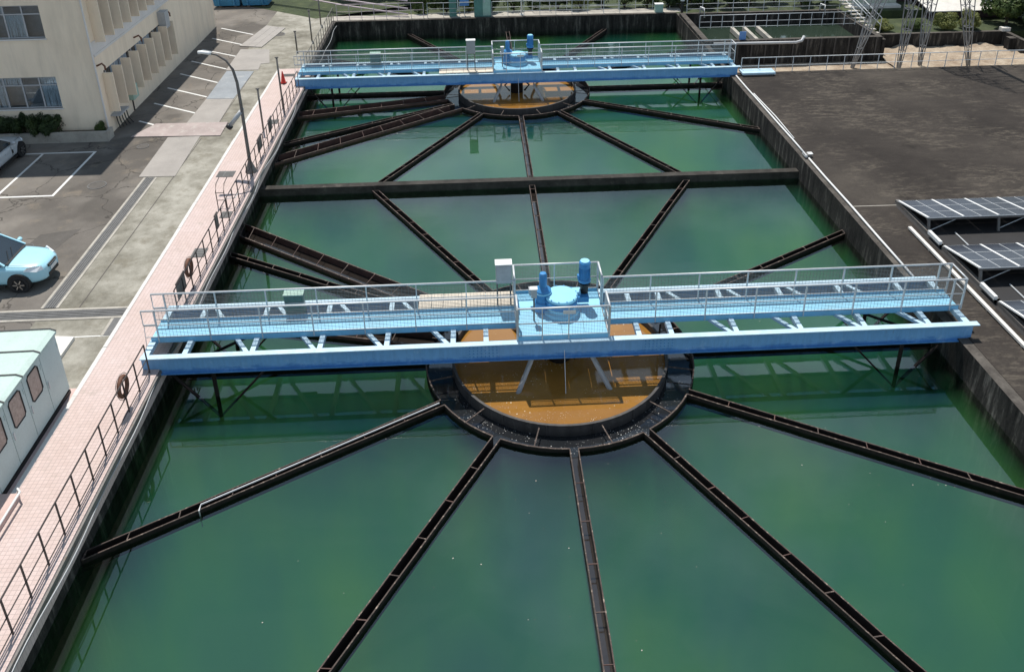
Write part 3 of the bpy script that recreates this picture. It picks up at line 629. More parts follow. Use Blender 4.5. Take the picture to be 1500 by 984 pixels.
#@@PART2
# ------------------------------------------------------------------ promenade: railing, posts, lamp, small things
def simple_rail(label, x, y0, y1, z0, h, step, mat='rail_brown', group=None, ax='y', rails=(1., .5, .09)):
    P = (lambda q, z: (x, q, z)) if ax == 'y' else (lambda q, z: (q, x, z))
    t = thing('railing', label, 'railing', P(y0, z0), 0, group); o = Vector(P(y0, z0))
    T = lambda q, z: Vector(P(q, z)) - o
    for k, f in enumerate(rails): MB().tube([T(y0, z0 + h * f), T(y1, z0 + h * f)], .024 if k == 0 else .016, 6).build('top_rail' if k == 0 else 'mid_rail', mat, t, True)
    n = max(1, round((y1 - y0) / step))
    for i in range(n + 1):
        q = y0 + (y1 - y0) * i / n; MB().bar(T(q, z0), T(q, z0 + h), .038, .03).build('post', mat, t)
    return t
simple_rail('dark brown railing of the promenade in front of the near bridge', -12.93, -28.0, -1.55, ZP, 1.06, .87)
simple_rail('dark brown railing of the promenade between the two bridges', -12.93, 1.45, 24.6, ZP, 1.06, .87)
simple_rail('grey railing of the concrete path beyond the far bridge', -12.98, 28.0, 39.4, .96, 1.1, .95, 'galv_dark')
# sagging white cable on the wall edge
pts = []; y = -28.
while y < 39:
    pts.append((-12.60 + .05 * math.sin(y * 1.3) + .03 * math.sin(y * .47), y, .97 - .07 * (1 + math.sin(y * .8))))
    y += .5
pts = [p for p in pts if not (-1.6 < p[1] < 1.6) or True]
tag(MB().tube(pts, .017, 6).build('cable', 'box_grey', None, True), 'thin pale cable sagging along the promenade edge above the water', 'cable')
def life_ring(label, y):
    t = thing('life_ring', label, 'life ring', (-13.02, y, ZP + .80), 0, 'life rings on the promenade railing')
    mb = MB(); n, m = 20, 8; vs = []; fs = []
    for i in range(n):
        a = 2 * math.pi * i / n
        for j in range(m):
            b = 2 * math.pi * j / m; r = .29 + .065 * math.cos(b); vs.append((.065 * math.sin(b), r * math.cos(a), r * math.sin(a)))
    for i in range(n):
        for j in range(m): fs.append((i * m + j, ((i + 1) % n) * m + j, ((i + 1) % n) * m + (j + 1) % m, i * m + (j + 1) % m))
    mb.add(vs, fs).build('ring_body', 'ring_brown', t, True)
    rp = MB(); rp.tube([(-.02 + .03 * math.sin(i), .40 * math.cos(i * .52), .40 * math.sin(i * .52)) for i in range(13)], .010, 5).build('rope', 'rail_brown', t)
    return t
life_ring('brown life ring on the promenade railing just before the near bridge', -3.15)
life_ring('brown life ring on the promenade railing just behind the near bridge', 3.35)
def rail_board(label, y, w, mat='black'):
    t = thing('notice_board', label, 'board', (-13.0, y, ZP + .42), 0, 'dark boards on the promenade railing')
    box(-.012, .012, -w / 2, w / 2, 0, .62).build('board', 'galv_dark', t)
    f = MB()
    for (a, b) in (((-w / 2), (w / 2)),): f.box(-.018, .018, a, b, .60, .64); f.box(-.018, .018, a, b, -.02, .02)
    f.build('board_frame', 'rail_brown', t)
rail_board('large dark board on the promenade railing behind the near life ring', 2.3, .9)
rail_board('narrow dark board on the promenade railing near the divider wall', 6.95, .4)
rail_board('dark board on the promenade railing in front of the thin pole', 14.75, .85)
rail_board('dark board on the promenade railing behind the thin pole', 17.15, .75)
def floor_cover(label, x, y, w, d):
    t = thing('floor_cover', label, 'cover', (x, y, ZP + .004), 0, 'grey covers in the promenade')
    box(-w / 2, w / 2, -d / 2, d / 2, 0, .02).build('cover_plate', 'grate', t)
    for i in range(4): box(-w / 2 + .03, w / 2 - .03, -d / 2 + (i + .7) * d / 5, -d / 2 + (i + .7) * d / 5 + .02, .02, .032).build('rib', 'galv_dark', t)
floor_cover('small grey cover in the promenade tiles, left of a twin cover', -14.47, 12.92, .32, .62)
floor_cover('grey cover in the promenade tiles, right of a twin cover', -14.08, 12.90, .46, .62)
floor_cover('grey cover in the promenade tiles beside the rear life ring', -13.45, 5.75, .52, .66)
floor_cover('grey cover in the promenade tiles beside the ladder hoops', -13.22, 8.85, .42, .55)
floor_cover('grey cover in the promenade tiles beside the tall thin pole', -13.35, 19.3, .5, .6)
floor_cover('grey cover in the promenade tiles beside the traffic cone', -14.0, 27.0, .8, .45)
t = thing('ladder_hoops', 'thin dark ladder handrails standing on the promenade near the divider wall', 'ladder', (-13.5, 9.9, ZP))
for dx in (-.22, .12):
    MB().tube([(dx, -.35, 0), (dx, -.35, .75), (dx + .02, -.2, 1.05), (dx + .05, .25, 1.15)], .02, 6).build('handrail', 'rail_brown', t, True)
for z in (.35, .7): MB().tube([(-.22, -.35, z), (.12, -.35, z)], .016, 6).build('rung', 'rail_brown', t)
MB().tube([(.12, -.35, .42), (.55, -.3, .42), (.55, .3, .42)], .016, 6).build('guard_bar', 'galv', t)
# street lamp
t = thing('street_lamp', 'tall grey street lamp with curved arm on the promenade', 'street lamp', (-13.12, 13.1, ZP))
pl = [(0, 0, 0), (0, 0, 1.5), (0, 0, 3.2), (-.02, 0, 4.4), (-.12, 0, 5.0), (-.34, 0, 5.42), (-.72, 0, 5.70), (-1.02, 0, 5.78)]
MB().tube(pl, .085, 10, 0, .045).build('pole', 'galv_dark', t, True)
o = MB().lathe([(0, 0), (.27, 0), (.27, .05), (.20, .22), (.10, .5), (.09, .55), (0, .55)], 16).build('base', 'galv_dark', t); smooth_angle(o)
h = MB(); h.tube([(-.95, 0, 5.76), (-1.1, 0, 5.80), (-1.35, 0, 5.84), (-1.5, 0, 5.83)], .075, 10); lo = h.build('lamp_head', 'white_paint', t, True); lo.scale = (1, 1.5, 1)
o = MB().tube([(-.62, -.05, 2.35), (-.05, -.05, 3.02)], .10, 10).build('horn_speaker', 'box_grey', t, True)
MB().tube([(-.44, .12, 2.62), (.02, .12, 3.12)], .07, 10).build('horn_speaker', 'box_grey', t, True)
MB().tube([(-.70, -.05, 2.26), (-.60, -.05, 2.37)], .15, 10).build('speaker_mouth', 'black', t, True)
for x, y, h, lb in ((-13.2, 21.2, 2.95, 'thin grey pole on the promenade in front of the traffic cone'), (-13.62, 18.1, 2.3, 'thin grey pole on the promenade behind the street lamp'),
                    (-14.45, 32.4, 1.35, 'short grey post left of the far bridge end'), (-13.86, 34.84, 2.1, 'grey post by the path railing, nearest of the pair'), (-13.86, 38.9, 2.2, 'grey post by the path railing, farthest of the pair')):
    t = thing('steel_pole', lb, 'pole', (x, y, ZG + .003 if y > 28 else ZP), 0, 'thin poles along the tank')
    MB().tube([(0, 0, 0), (0, 0, h)], .05, 8).build('pole', 'galv_dark', t, True); box(-.09, .09, -.04, .04, h - .01, h + .05).build('pole_cap', 'galv_dark', t)
t = thing('traffic_cone', 'red traffic cone at the far end of the promenade', 'cone', (-14.02, 25.55, ZP))
box(-.19, .19, -.19, .19, 0, .03).build('cone_base', 'rubber', t)
o = MB().lathe([(0, .75), (.025, .75), (.035, .72), (.15, .05), (.17, .03), (0, .03)], 16).build('cone_body', 'cone_red', t); smooth_angle(o)
# ------------------------------------------------------------------ yard: drains, plates, lines, manholes
def stripe(name, a, b, w, mat, parent, z=.008):
    a, b = Vector((*a, 0)), Vector((*b, 0)); d = (b - a).normalized(); n = Vector((-d.y, d.x, 0)) * (w / 2)
    return MB().add([p + Vector((0, 0, ZG + z)) for p in (a - n, b - n, b + n, a + n)], [(0, 1, 2, 3)]).build(name, mat, parent)
SR = [(-18.34, 36.7), (-18.4, 34.15), (-18.35, 31.6), (-18.3, 28.95), (-18.15, 26.35), (-18.12, 23.85), (-18.07, 21.3)]
SL = [(-21.08, 38.6), (-21.05, 36.0), (-21.02, 33.35), (-21.0, 30.8), (-20.96, 28.25), (-20.92, 25.65), (-20.86, 23.05)]
for a, b in zip(SL, SR): stripe('stall_line', a, b, .12, 'line_paint', road)
stripe('stall_line', (-20.78, 20.34), (-19.6, 19.6), .12, 'line_paint', road)
for a, b in (((-21.55, 16.36), (-21.55, 11.43)), ((-24.07, 16.22), (-24.07, 11.55)), ((-26.6, 16.22), (-26.6, 11.55)), ((-29.1, 16.3), (-21.49, 16.3)), ((-29.1, 11.49), (-21.49, 11.49))): stripe('stall_line', a, b, .12, 'line_paint', road, .008 if a[0] != b[0] else .0085)
def drain(label, x0, x1, y0, y1, along, n=5):
    t = thing('drain_grate', label, 'drain', ((x0 + x1) / 2, (y0 + y1) / 2, ZG + .004)); w, d = (x1 - x0) / 2, (y1 - y0) / 2
    box(-w, w, -d, d, .001, .006).build('drain_bed', 'black', t)
    f = MB(); 
    if along == 'y':
        for s in (-1, 1): box(s * w - .05, s * w + .05, -d, d, .0, .02).build('drain_edge', 'conc_pale', t)
        ln = 1.0; m = int(2 * d / ln)
        for k in range(n):
            cx = -w + .05 + (2 * w - .1) * (k + .5) / n; box(cx - .034, cx + .034, -d, d, .006, .022 + .002 * (k % 2)).build('grate_bar', 'grate', t)
    else:
        for s in (-1, 1): box(-w, w, s * d - .05, s * d + .05, .0, .02).build('drain_edge', 'conc_pale', t)
        for k in range(n):
            cyy = -d + .05 + (2 * d - .1) * (k + .5) / n; box(-w, w, cyy - .034, cyy + .034, .006, .022 + .002 * (k % 2)).build('grate_bar', 'grate', t)
drain('long grey grated drain running beside the yellowish concrete strip', -18.02, -17.5, 2.45, 13.05, 'y')
drain('grey grated drain crossing the yard toward the promenade', -27, -14.95, 1.75, 2.33, 'x')
drain('short grated drain beside the promenade kerb', -15.28, -14.93, .70, 1.68, 'y', 4)
stripe('slab_joint', (-16.72, 2.4), (-16.70, 17.6), .035, 'rail_brown', bpy.data.objects['concrete_yard'], .009)
stripe('slab_joint', (-16.35, 19.8), (-16.42, 28.2), .03, 'rail_brown', bpy.data.objects['concrete_yard'], .009)
stripe('slab_joint', (-17.4, .66), (-14.92, .70), .05, 'line_paint', bpy.data.objects['concrete_yard'], .0095)
def plate(label, pts, mat, th=.02, z=0.0):
    cx = sum(p[0] for p in pts) / len(pts); cy = sum(p[1] for p in pts) / len(pts); n = len(pts)
    mb = MB(); q = [(x - cx, y - cy, 0) for x, y in pts]; mb.add(q + [(a, b, th) for a, b, _ in q], [tuple(range(n - 1, -1, -1)), tuple(range(n, 2 * n))] + [(i, (i + 1) % n, n + (i + 1) % n, n + i) for i in range(n)])
    o = mb.build('road_plate', mat); o.location = (cx, cy, ZG + .006 + z); return tag(o, label, 'plate', 'flat plates laid on the yard')
for i in range(3):
    f0, f1 = i / 3 + .004, (i + 1) / 3 - .004; A, B, C, D = (-17.86, 38.9), (-16.31, 38.1), (-17.02, 33.4), (-18.61, 33.8)
    lp = lambda p, q, f: (p[0] + (q[0] - p[0]) * f, p[1] + (q[1] - p[1]) * f)
    plate('long grey sheet laid on the yard, %s of the far three' % ('leftmost', 'middle', 'rightmost')[i], [lp(A, B, f0), lp(D, C, f0), lp(D, C, f1), lp(A, B, f1)], 'steel_plate', .05)
plate('wide pale sheet laid on the yard with a stepped right edge', [(-18.37, 33.1), (-18.24, 28.6), (-16.2, 28.58), (-16.3, 29.78), (-15.77, 29.9), (-16.4, 32.9)], 'steel_plate')
plate('bluish grey sheet laid on the yard beside the parking stalls', [(-18.15, 28.5), (-18.05, 23.5), (-16.47, 23.4), (-16.41, 28.3)], 'steel_plate_blue')
plate('pale grey sheet laid on the yard between bluish and pinkish sheets', [(-18.05, 23.46), (-18.08, 19.8), (-16.35, 19.76), (-16.47, 23.36)], 'steel_plate', .018)
plate('pinkish sheet laid crosswise on the yard near the building corner', [(-19.7, 19.76), (-20.41, 18.03), (-15.79, 17.84), (-15.86, 19.70)], 'steel_plate_pink', .03, .018)
plate('pale grey sheet laid on the yard at the end of the long drain', [(-18.47, 17.87), (-18.33, 13.14), (-16.65, 13.1), (-16.83, 17.87)], 'steel_plate', .022)
plate('dusty white board lying behind the pale green kiosk', [(-16.75, .62), (-16.75, -.45), (-16.1, -.45), (-16.1, .55)], 'conc_white', .12)
for x, y, r, lb in ((-19.96, 12.42, .42, 'round manhole cover in the asphalt near the empty stall'), (-19.38, 16.8, .30, 'small manhole cover in the asphalt near the building corner'), (-20.6, 6.9, .28, 'small manhole cover in the asphalt behind the blue car'), (-16.55, 36.6, .5, 'round manhole cover at the far end of the yard')):
    t = thing('manhole_cover', lb, 'manhole', (x, y, ZG + .003), 0, 'manholes in the yard')
    MB().lathe([(0, .014), (r * .86, .014), (r * .86, .005)], 20).build('lid', 'asphalt_dark', t); MB().lathe([(r * .88, .004), (r * .88, .018), (r, .018), (r, .004)], 20).build('frame', 'grate', t)
# tar patches in the asphalt
for pts in ([(-20.5, 7.9), (-20.9, 5.2), (-19.6, 5.6), (-19.0, 8.3)],):
    MB().add([(x, y, ZG + .004) for x, y in pts], [tuple(range(4))]).build('asphalt_patch', 'asphalt_dark', road)
# ------------------------------------------------------------------ pale green switch kiosk
t = thing('switch_kiosk', 'pale green metal switch kiosk with windowed doors beside the promenade', 'kiosk', (-15.12, -2.2, ZG + .006))
pmat('kiosk', (.50, .60, .58), .5, 0, .06, 1.2, c2=(.38, .46, .45), cover=.66, bmp=.001); pmat('kiosk_roof', (.46, .58, .53), .5, 0, .06, 1.2, c2=(.38, .47, .43), cover=.58, bmp=.001)
pmat('window_paper', (.34, .26, .22), .35, 0, .35, 9, c2=(.48, .42, .38), cover=.56)
NB, PW = 6, 1.04; LK = NB * PW; HK = 2.2
box(-1.75, 0, -LK, 0, .16, HK).build('kiosk_body', 'kiosk', t); box(-1.70, .05, -LK + .05, -.02, 0, .16).build('plinth', 'black', t)
for i in range(NB):
    y1 = -i * PW - .012; y0 = -(i + 1) * PW + .012
    d = box(.0, .035, y0, y1, .20, HK - .03).build('door', 'kiosk', t)
    if i > 0:
        c = (y0 + y1) / 2; w, h, z0, ch = .30, .43, 1.62, .07; a0, a1, b0, b1 = c - w, c + w, z0 - h, z0 + h
        oct_ = [(a0 + ch, b0), (a1 - ch, b0), (a1, b0 + ch), (a1, b1 - ch), (a1 - ch, b1), (a0 + ch, b1), (a0, b1 - ch), (a0, b0 + ch)]
        MB().add([(.040, y, z) for y, z in oct_] + [(.034, y, z) for y, z in oct_], [tuple(range(8))] + [(q, (q + 1) % 8, 8 + (q + 1) % 8, 8 + q) for q in range(8)]).build('window', 'window_paper', d)
        fr = MB(); ring = [(.042, y, z) for y, z in oct_]; fr.tube(ring + [ring[0]], .022, 5); fr.build('window_gasket', 'rubber', d)
    box(.035, .06, y0 + .05, y0 + .09, .95, 1.2).build('door_handle', 'galv', d); box(.036, .05, y1 - .06, y1 - .02, 1.75, 1.9).build('hinge', 'kiosk', d)
    rp = MB(); ya, yb = -(i + 1) * PW + .01, -i * PW - .01
    rp.add([(-1.82, ya, HK + .05), (.10, ya, HK + .0), (.10, yb, HK + .0), (-1.82, yb, HK + .05), (-1.82, ya, HK + .12), (-.05, ya, HK + .14), (.10, ya, HK + .07), (.10, yb, HK + .07), (-.05, yb, HK + .14), (-1.82, yb, HK + .12)],
           [(0, 1, 2, 3), (4, 5, 8, 9), (5, 6, 7, 8), (1, 6, 7, 2), (0, 4, 9, 3), (0, 1, 6, 5, 4), (3, 2, 7, 8, 9)])
    rp.build('roof_panel', 'kiosk_roof', t)
    MB().tube([(-1.82, yb + .01, HK + .14), (-.05, yb + .01, HK + .16), (.11, yb + .01, HK + .085)], .022, 5).build('roof_seam', 'galv_dark', t)
struct(box(-14.90 - 2.1, -14.92, -14, -2.05, .6, ZG + .055).build('kiosk_pad', 'pink_tile_wall'))
t = thing('planter_box', 'low pink tiled box with a white handrail beside the kiosk', 'box', (-14.65, -6.45, ZP))
box(-.6, .06, -4, 0, -.3, .16).build('box_wall', 'pink_tile_wall', t)
MB().tube([(.14, -4, .30), (.16, -.1, .30), (.05, .02, .30), (.0, .02, .05)], .03, 8).build('handrail', 'white_paint', t, True)
# ------------------------------------------------------------------ cars
def make_car(name, label, loc, rz, paint, suv=True):
    t = thing(name, label, 'car', loc, rz)
    st = [(0.0, .40, .38, .60, .70, .76), (-.05, .55, .28, .56, .74, .83), (-.18, .70, .25, .58, .80, .92), (-.36, .80, .24, .60, .85, .96), (-.60, .87, .24, .62, .89, 1.0), (-1.0, .90, .24, .64, .93, 1.04), (-1.40, .905, .24, .66, .96, 1.08), (-2.2, .91, .24, .66, .98, 1.08),
          (-3.2, .91, .24, .66, .99, 1.08), (-4.0, .89, .26, .68, 1.0, 1.06), (-4.30, .84, .32, .70, .98, 1.0), (-4.42, .70, .42, .70, .90, .92)]
    k = 1. if suv else .86
    mb = MB(); vs = []
    for x, w, zb, zm, zs, zt in st:
        half = [(.0, zb), (.55 * w, zb), (.90 * w, zb + .03), (w, zb + .16), (w * 1.0, zm * k), (w * .985, zs * k - .05), (w * .93, zs * k), (w * .80, zt * k - .025), (w * .45, zt * k), (0, zt * k + .008)]
        vs += [(x, -y, z) for y, z in half] + [(x, y, z) for y, z in reversed(half[1:-1])]
    n = 18; fs = [(i * n + j, (i + 1) * n + j, (i + 1) * n + (j + 1) % n, i * n + (j + 1) % n) for i in range(len(st) - 1) for j in range(n)]
    fs += [tuple(range(n)), tuple(reversed(range((len(st) - 1) * n, len(st) * n)))]
    b = mb.add(vs, fs).build('body', paint, t, True); m = b.modifiers.new('sub', 'SUBSURF'); m.levels = m.render_levels = 2
    zb, zr = 1.06 * k, 1.66 * (1 if suv else .88)
    cab = [(-1.25, .80, zb), (-2.05, .66, zr - .05), (-2.5, .67, zr), (-3.6, .67, zr), (-4.15 if suv else -3.95, .76, zb)]
    g = MB(); A = [(x, -w, z) for x, w, z in cab]; Bq = [(x, w, z) for x, w, z in cab]
    g.add(A + Bq, [(0, 1, 6, 5), (3, 4, 9, 8), (0, 4, 3, 2, 1), (5, 6, 7, 8, 9), (0, 5, 9, 4)]); g.build('windows', 'glass_dark', t)
    r = MB(); r.add([(-1.98, -.67, zr - .06), (-2.5, -.70, zr + .01), (-3.7, -.70, zr + .01), (-3.75, -.66, zr - .04), (-1.98, .67, zr - .06), (-2.5, .70, zr + .01), (-3.7, .70, zr + .01), (-3.75, .66, zr - .04),
                     (-2.5, 0, zr + .05), (-3.7, 0, zr + .05), (-2.0, 0, zr - .03)], [(0, 1, 8, 10), (10, 8, 5, 4), (1, 2, 9, 8), (8, 9, 6, 5), (2, 3, 7, 6, 9)]); ro = r.build('roof', paint, t, True)
    for s in (-1, 1):
        for (x0, w0, z0), (x1, w1, z1) in ((cab[0], cab[1]), ((-2.75, .79, zb), (-2.75, .69, zr)), ((cab[4][0] + .02, .77, zb), (-3.72, .68, zr))): MB().bar((x0, s * w0, z0), (x1, s * w1, z1), .07, .06).build('pillar', paint, t)
        mo = MB().tube([(-1.55, s * .88, zb + .06), (-1.53, s * 1.08, zb + .10)], .085, 8).build('mirror', paint, t, True)
        h = MB(); h.add([(-.07, s * .52, .72 * k), (-.24, s * .74, .73 * k), (-.60, s * .885, .86 * k), (-.50, s * .80, .955 * k), (-.13, s * .52, .87 * k)], [(0, 1, 2, 3, 4)]); ho = h.build('headlight', 'lamp_glass', t); sm = ho.modifiers.new('thick', 'SOLIDIFY'); sm.thickness = .05; sm.offset = 0
        for x in (-.86, -3.50):
            arch = MB().tube([(x, s * .60, .37), (x, s * .918, .37)], .405, 24).build('wheel_arch', 'black', t)
            wh = MB(); o = wh.tube([(x, s * .70, .335), (x, s * .93, .335)], .335, 28).build('wheel', 'rubber', t, True)
            smooth_angle(o)
            rm = MB().lathe([(0, 0), (.19, 0), (.215, -.02), (.225, .03)], 24); rm.v = [(x + a, s * (.925 + c_), .335 + b_) for a, b_, c_ in rm.v]; rm.build('rim', 'black', o)
            sp = MB()
            for i in range(6):
                a = R(60 * i); sp.bar((x + .05 * math.cos(a), s * .935, .335 + .05 * math.sin(a)), (x + .21 * math.cos(a), s * .935, .335 + .21 * math.sin(a)), .035, .06, up=(0, 1, 0))
            sp.build('spokes', 'chrome', o)
        box(-1.72, -1.60, min(s * .91, s * .918), max(s * .91, s * .918), .60 * k, .80 * k).build('side_vent', 'black', t); box(-2.35, -2.2, min(s * .91, s * .93), max(s * .91, s * .93), .82 * k, .86 * k).build('door_handle', paint, t)
        MB().bar((-1.35, s * .90, .27), (-3.0, s * .90, .27), .05, .07).build('side_sill', 'black', t)
        MB().bar((-1.72, s * .915, .4), (-1.72, s * .905, 1.0 * k), .012, .012).build('door_gap', 'black', t)
    box(-.06, .022, -.30, .30, .69 * k, .79 * k).build('grille', 'black', t); MB().bar((.022, -.26, .74 * k), (.022, .26, .74 * k), .02, .02).build('grille_bar', 'chrome', t)
    box(-.12, .012, -.36, .36, .36, .48).build('air_intake', 'black', t); box(.02, .045, -.22, .22, .54, .66).build('number_plate', 'white_paint', t)
    MB().bar((-1.22, -.70, zb + .01), (-1.22, .70, zb + .01), .10, .02).build('wiper_cowl', 'black', t)
    for s in (-1, 1):
        MB().tube([(-.30, s * .60, .945 * k), (-.62, s * .70, .995 * k), (-1.0, s * .735, 1.035 * k), (-1.22, s * .74, 1.065 * k)], .007, 5).build('bonnet_gap', 'black', t)
        MB().tube([(-1.25, s * .15 - .3, zb + .03), (-1.5, s * .15 + .15, zb + .2)], .010, 5).build('wiper', 'black', t)
        MB().lathe([(0, .0), (.06, .0), (.06, .01), (0, .01)], 10, (-.22, s * .58)).build('fog_lamp', 'lamp_glass', t).location = (.06, 0, .43)
    return t
make_car('parked_car', 'light blue car with dark windows parked beside the long drain', (-18.38, 4.47, ZG), 0, 'car_blue')
make_car('parked_car', 'silver car in the shade parked nose to the planter', (-25.85, 16.95, ZG), R(90), 'car_silver', False)
# ------------------------------------------------------------------ office building on the left
BX, BY, BE, BT = -21.6, 18.35, 39.2, 12.0
t = thing('office_building', 'cream stucco office building with vertical sun fins', 'building', (BX, BY, ZG))
W0, W1 = -22 - BX - 24, 0  # local x span
def wall_with_holes(x0, x1, z0, z1, holes, y, th):
    """front wall built from strips around the window openings"""
    mb = MB(); zs = sorted({z0, z1} | {h[2] for h in holes} | {h[3] for h in holes})
    for a, b in zip(zs[:-1], zs[1:]):
        hs = sorted([h for h in holes if h[2] <= a + 1e-6 and h[3] >= b - 1e-6]); x = x0
        for h in hs:
            mb.box(x, h[0], y, y + th, a, b); x = h[1]
        mb.box(x, x1, y, y + th, a, b)
    return mb
ZL = -ZG
holes = []
for fl, (za, zb_) in enumerate(((2.58, 4.25), (6.24, 7.90), (9.7, 11.3))):
    for c in (0, 1, 2):
        xr = -2.02 - c * 5.6; holes.append((xr - 3.55, xr, za + ZL, zb_ + ZL))
front = wall_with_holes(-23, 0, 0, BT + ZL, holes, 0, .22).build('front_wall', 'stucco', t)
fins_y = [1.23 + i * 1.235 - .62 for i in range(9)]
side_holes = [(.9, 10.8, 2.2 + ZL, 4.2 + ZL), (.9, 10.8, 5.9 + ZL, 8.4 + ZL)]
sw = MB(); wl = wall_with_holes(.22, BE - BY, 0, BT + ZL, side_holes, 0, .22)
wl.v = [(-y_, x_, z_) for x_, y_, z_ in wl.v]; wl.build('side_wall', 'stucco', t)
box(-23, -.22, 20.6, 20.85, 0, BT + ZL).build('rear_wall', 'stucco', t); box(-23.2, -23, 0, 20.85, 0, BT + ZL).build('far_side_wall', 'stucco', t)
box(-23.3, .15, -.15, 21.0, BT + ZL, BT + ZL + .3).build('roof', 'conc_pale', t)
box(-.6, -.4, .3, 20.5, .1, BT + ZL - .1).build('inner_partition', 'shed_dark', t); box(-23, -.7, .9, 1.0, .1, BT + ZL - .1).build('inner_partition', 'box_grey', t)
box(.003, .04, .2, 20.85, 4.18, 4.30).build('ledge', 'ledge_paint', t)
box(.003, .02, .02, 20.85, 4.30, 4.95).build('ledge_band', 'ledge_paint', t)
MB().tube([(.06, -.06, .3), (.06, -.06, 4.3), (.06, -.06, BT + ZL)], .05, 6).build('rain_pipe', 'ledge_paint', t)
for (x0, x1, z0, z1) in holes:
    w = thing('window', '', 'x'); del w['label'], w['category']; w.parent = t
    fr = MB(); c = [x0 + (x1 - x0) * i / 4 for i in range(5)]; tz = z1 - .45
    for i, x in enumerate(c): fr.box(max(x0, x - .035), min(x1, x + .035), .08, .16, z0, z1)
    for z in (z0 + .03, tz, z1 - .03): fr.box(x0, x1, .085, .155, z - .03, z + .03)
    w.name = 'window'; fo = fr.build('window_frame', 'box_grey', w)
    box(x0 - .05, x1 + .05, -.06, .1, z0 - .07, z0).build('window_sill', 'ledge_paint', w)
    for i in range(4):
        for (za, zb_) in ((z0, tz), (tz, z1)):
            dark = random.random() < (.22 if za == z0 else .45)
            box(c[i] + .02, c[i + 1] - .02, .115, .125, za + .02, zb_ - .02).build('pane', 'pane_glass', w)
            if not dark:
                cu = MB(); m = 14
                for j in range(m):
                    xa = c[i] + .04 + (c[i + 1] - c[i] - .08) * j / m; xb = c[i] + .04 + (c[i + 1] - c[i] - .08) * (j + 1) / m; ya, yb = .135 + .03 * (j % 2), .135 + .03 * ((j + 1) % 2)
                    sk = random.uniform(-.04, .04); cu.add([(xa + sk, ya, za + .03), (xb + sk, yb, za + .03), (xb, yb, zb_ - .03), (xa, ya, zb_ - .03)], [(0, 1, 2, 3)])
                cu.build('curtain', 'curtain', w)
for za, zb_ in ((2.04, 4.15), (5.78, 8.6)):
    for i in range(9):
        y_ = 1.27 + i * 1.235 - (.55 if za > 5 else .55)
        box(.003, .52, y_ - .03, y_ + .05, za + ZL, zb_ + ZL).build('sun_fin', 'stucco', t)
    for i in range(8):
        y_ = 1.27 + i * 1.235 - .55
        box(-.14, -.12, y_ + .06, y_ + 1.18, za + ZL + .16, zb_ + ZL).build('pane', 'glass_curtain' if i % 3 else 'glass_dark', t)
        box(-.16, -.08, y_ + .58, y_ + .64, za + ZL + .16, zb_ + ZL).build('window_mullion', 'box_grey', t)
for y_, z_ in ((.25, 3.72), (5.5, 3.65), (10.6, 3.72)):
    o = MB().tube([(.02, y_, z_), (.30, y_, z_ + .12), (.42, y_ - .02, z_ - .02), (.42, y_ - .02, z_ - .22)], .05, 6).build('wall_lamp', 'ring_brown', t, True)
bevel(box(.003, .28, 3.25, 4.05, .75, 1.50).build('meter_box', 'box_mint', t), .02); box(.003, .06, 3.6, 3.66, .02, .75).build('conduit', 'rail_brown', t)
box(.003, .45, 9.6, 10.3, 3.0, 4.0).build('air_conditioner', 'box_grey', t)
box(.003, .5, .6, 1.9, .85, .93).build('porch_slab', 'box_grey', t)
for q in range(5): MB().tube([(.1 + .07 * q, 1.0 + .18 * q, .85), (.12 + .08 * q, 1.05 + .16 * q, .4), (.2 + .1 * q, 1.0 + .2 * q, .03)], .03, 5).build('hose', 'black', t)
t = thing('planter', 'low concrete planter wall at the foot of the cream building', 'planter', (-21.35, 17.6, ZG))
box(-9, 0, 0, .14, 0, .55).build('front_wall', 'conc_pale', t); box(-.14, 0, .14, .74, 0, .52).build('end_wall', 'conc_pale', t); box(-9, -.14, .14, .74, 0, .38).build('soil_bed', 'soil', t)
# ------------------------------------------------------------------ foliage
def leaf_cloud(n, rx, ry, rz, leaf, seed, lobes=7, low=.0):
    rnd = random.Random(seed); L_ = [(0, 0, 0, .75)]
    for i in range(lobes):
        a = rnd.uniform(0, 6.28); e = rnd.uniform(-.5, 1.1); r = rnd.uniform(.4, .7); L_.append((r * math.cos(a) * math.cos(e), r * math.sin(a) * math.cos(e), r * math.sin(e), rnd.uniform(.28, .5)))
    mb = MB()
    for i in range(n):
        lx, ly, lz, lr = rnd.choice(L_); v = Vector((rnd.gauss(0, 1), rnd.gauss(0, 1), rnd.gauss(0, 1))).normalized() * lr * rnd.uniform(.45, 1.08) ** .6
        p = Vector(((lx + v.x) * rx, (ly + v.y) * ry, (lz + v.z) * rz)); 
        nv = (v.normalized() + Vector((rnd.uniform(-.7, .7), rnd.uniform(-.7, .7), rnd.uniform(-.2, .9)))).normalized()
        a = nv.cross(Vector((rnd.uniform(-1, 1), rnd.uniform(-1, 1), .3))).normalized(); b = nv.cross(a); s = leaf * rnd.uniform(.6, 1.3)
        mb.add([p - a * s, p - b * s * .42, p + a * s, p + b * s * .42], [(0, 1, 2, 3)])
    return mb
def leaf_mesh(mb, mat):
    me = bpy.data.meshes.new('crown'); me.from_pydata(mb.v, [], mb.f); me.materials.append(MATS[mat]); return me
CR = {}
for i, (m, n) in enumerate((('leaf_dark', 4200), ('leaf_mid', 3600), ('leaf_yellow', 3000), ('leaf_dark', 3600), ('leaf_mid', 3600))): CR[i] = leaf_mesh(leaf_cloud(n, 1, 1, 1, .085, 20 + i), m)
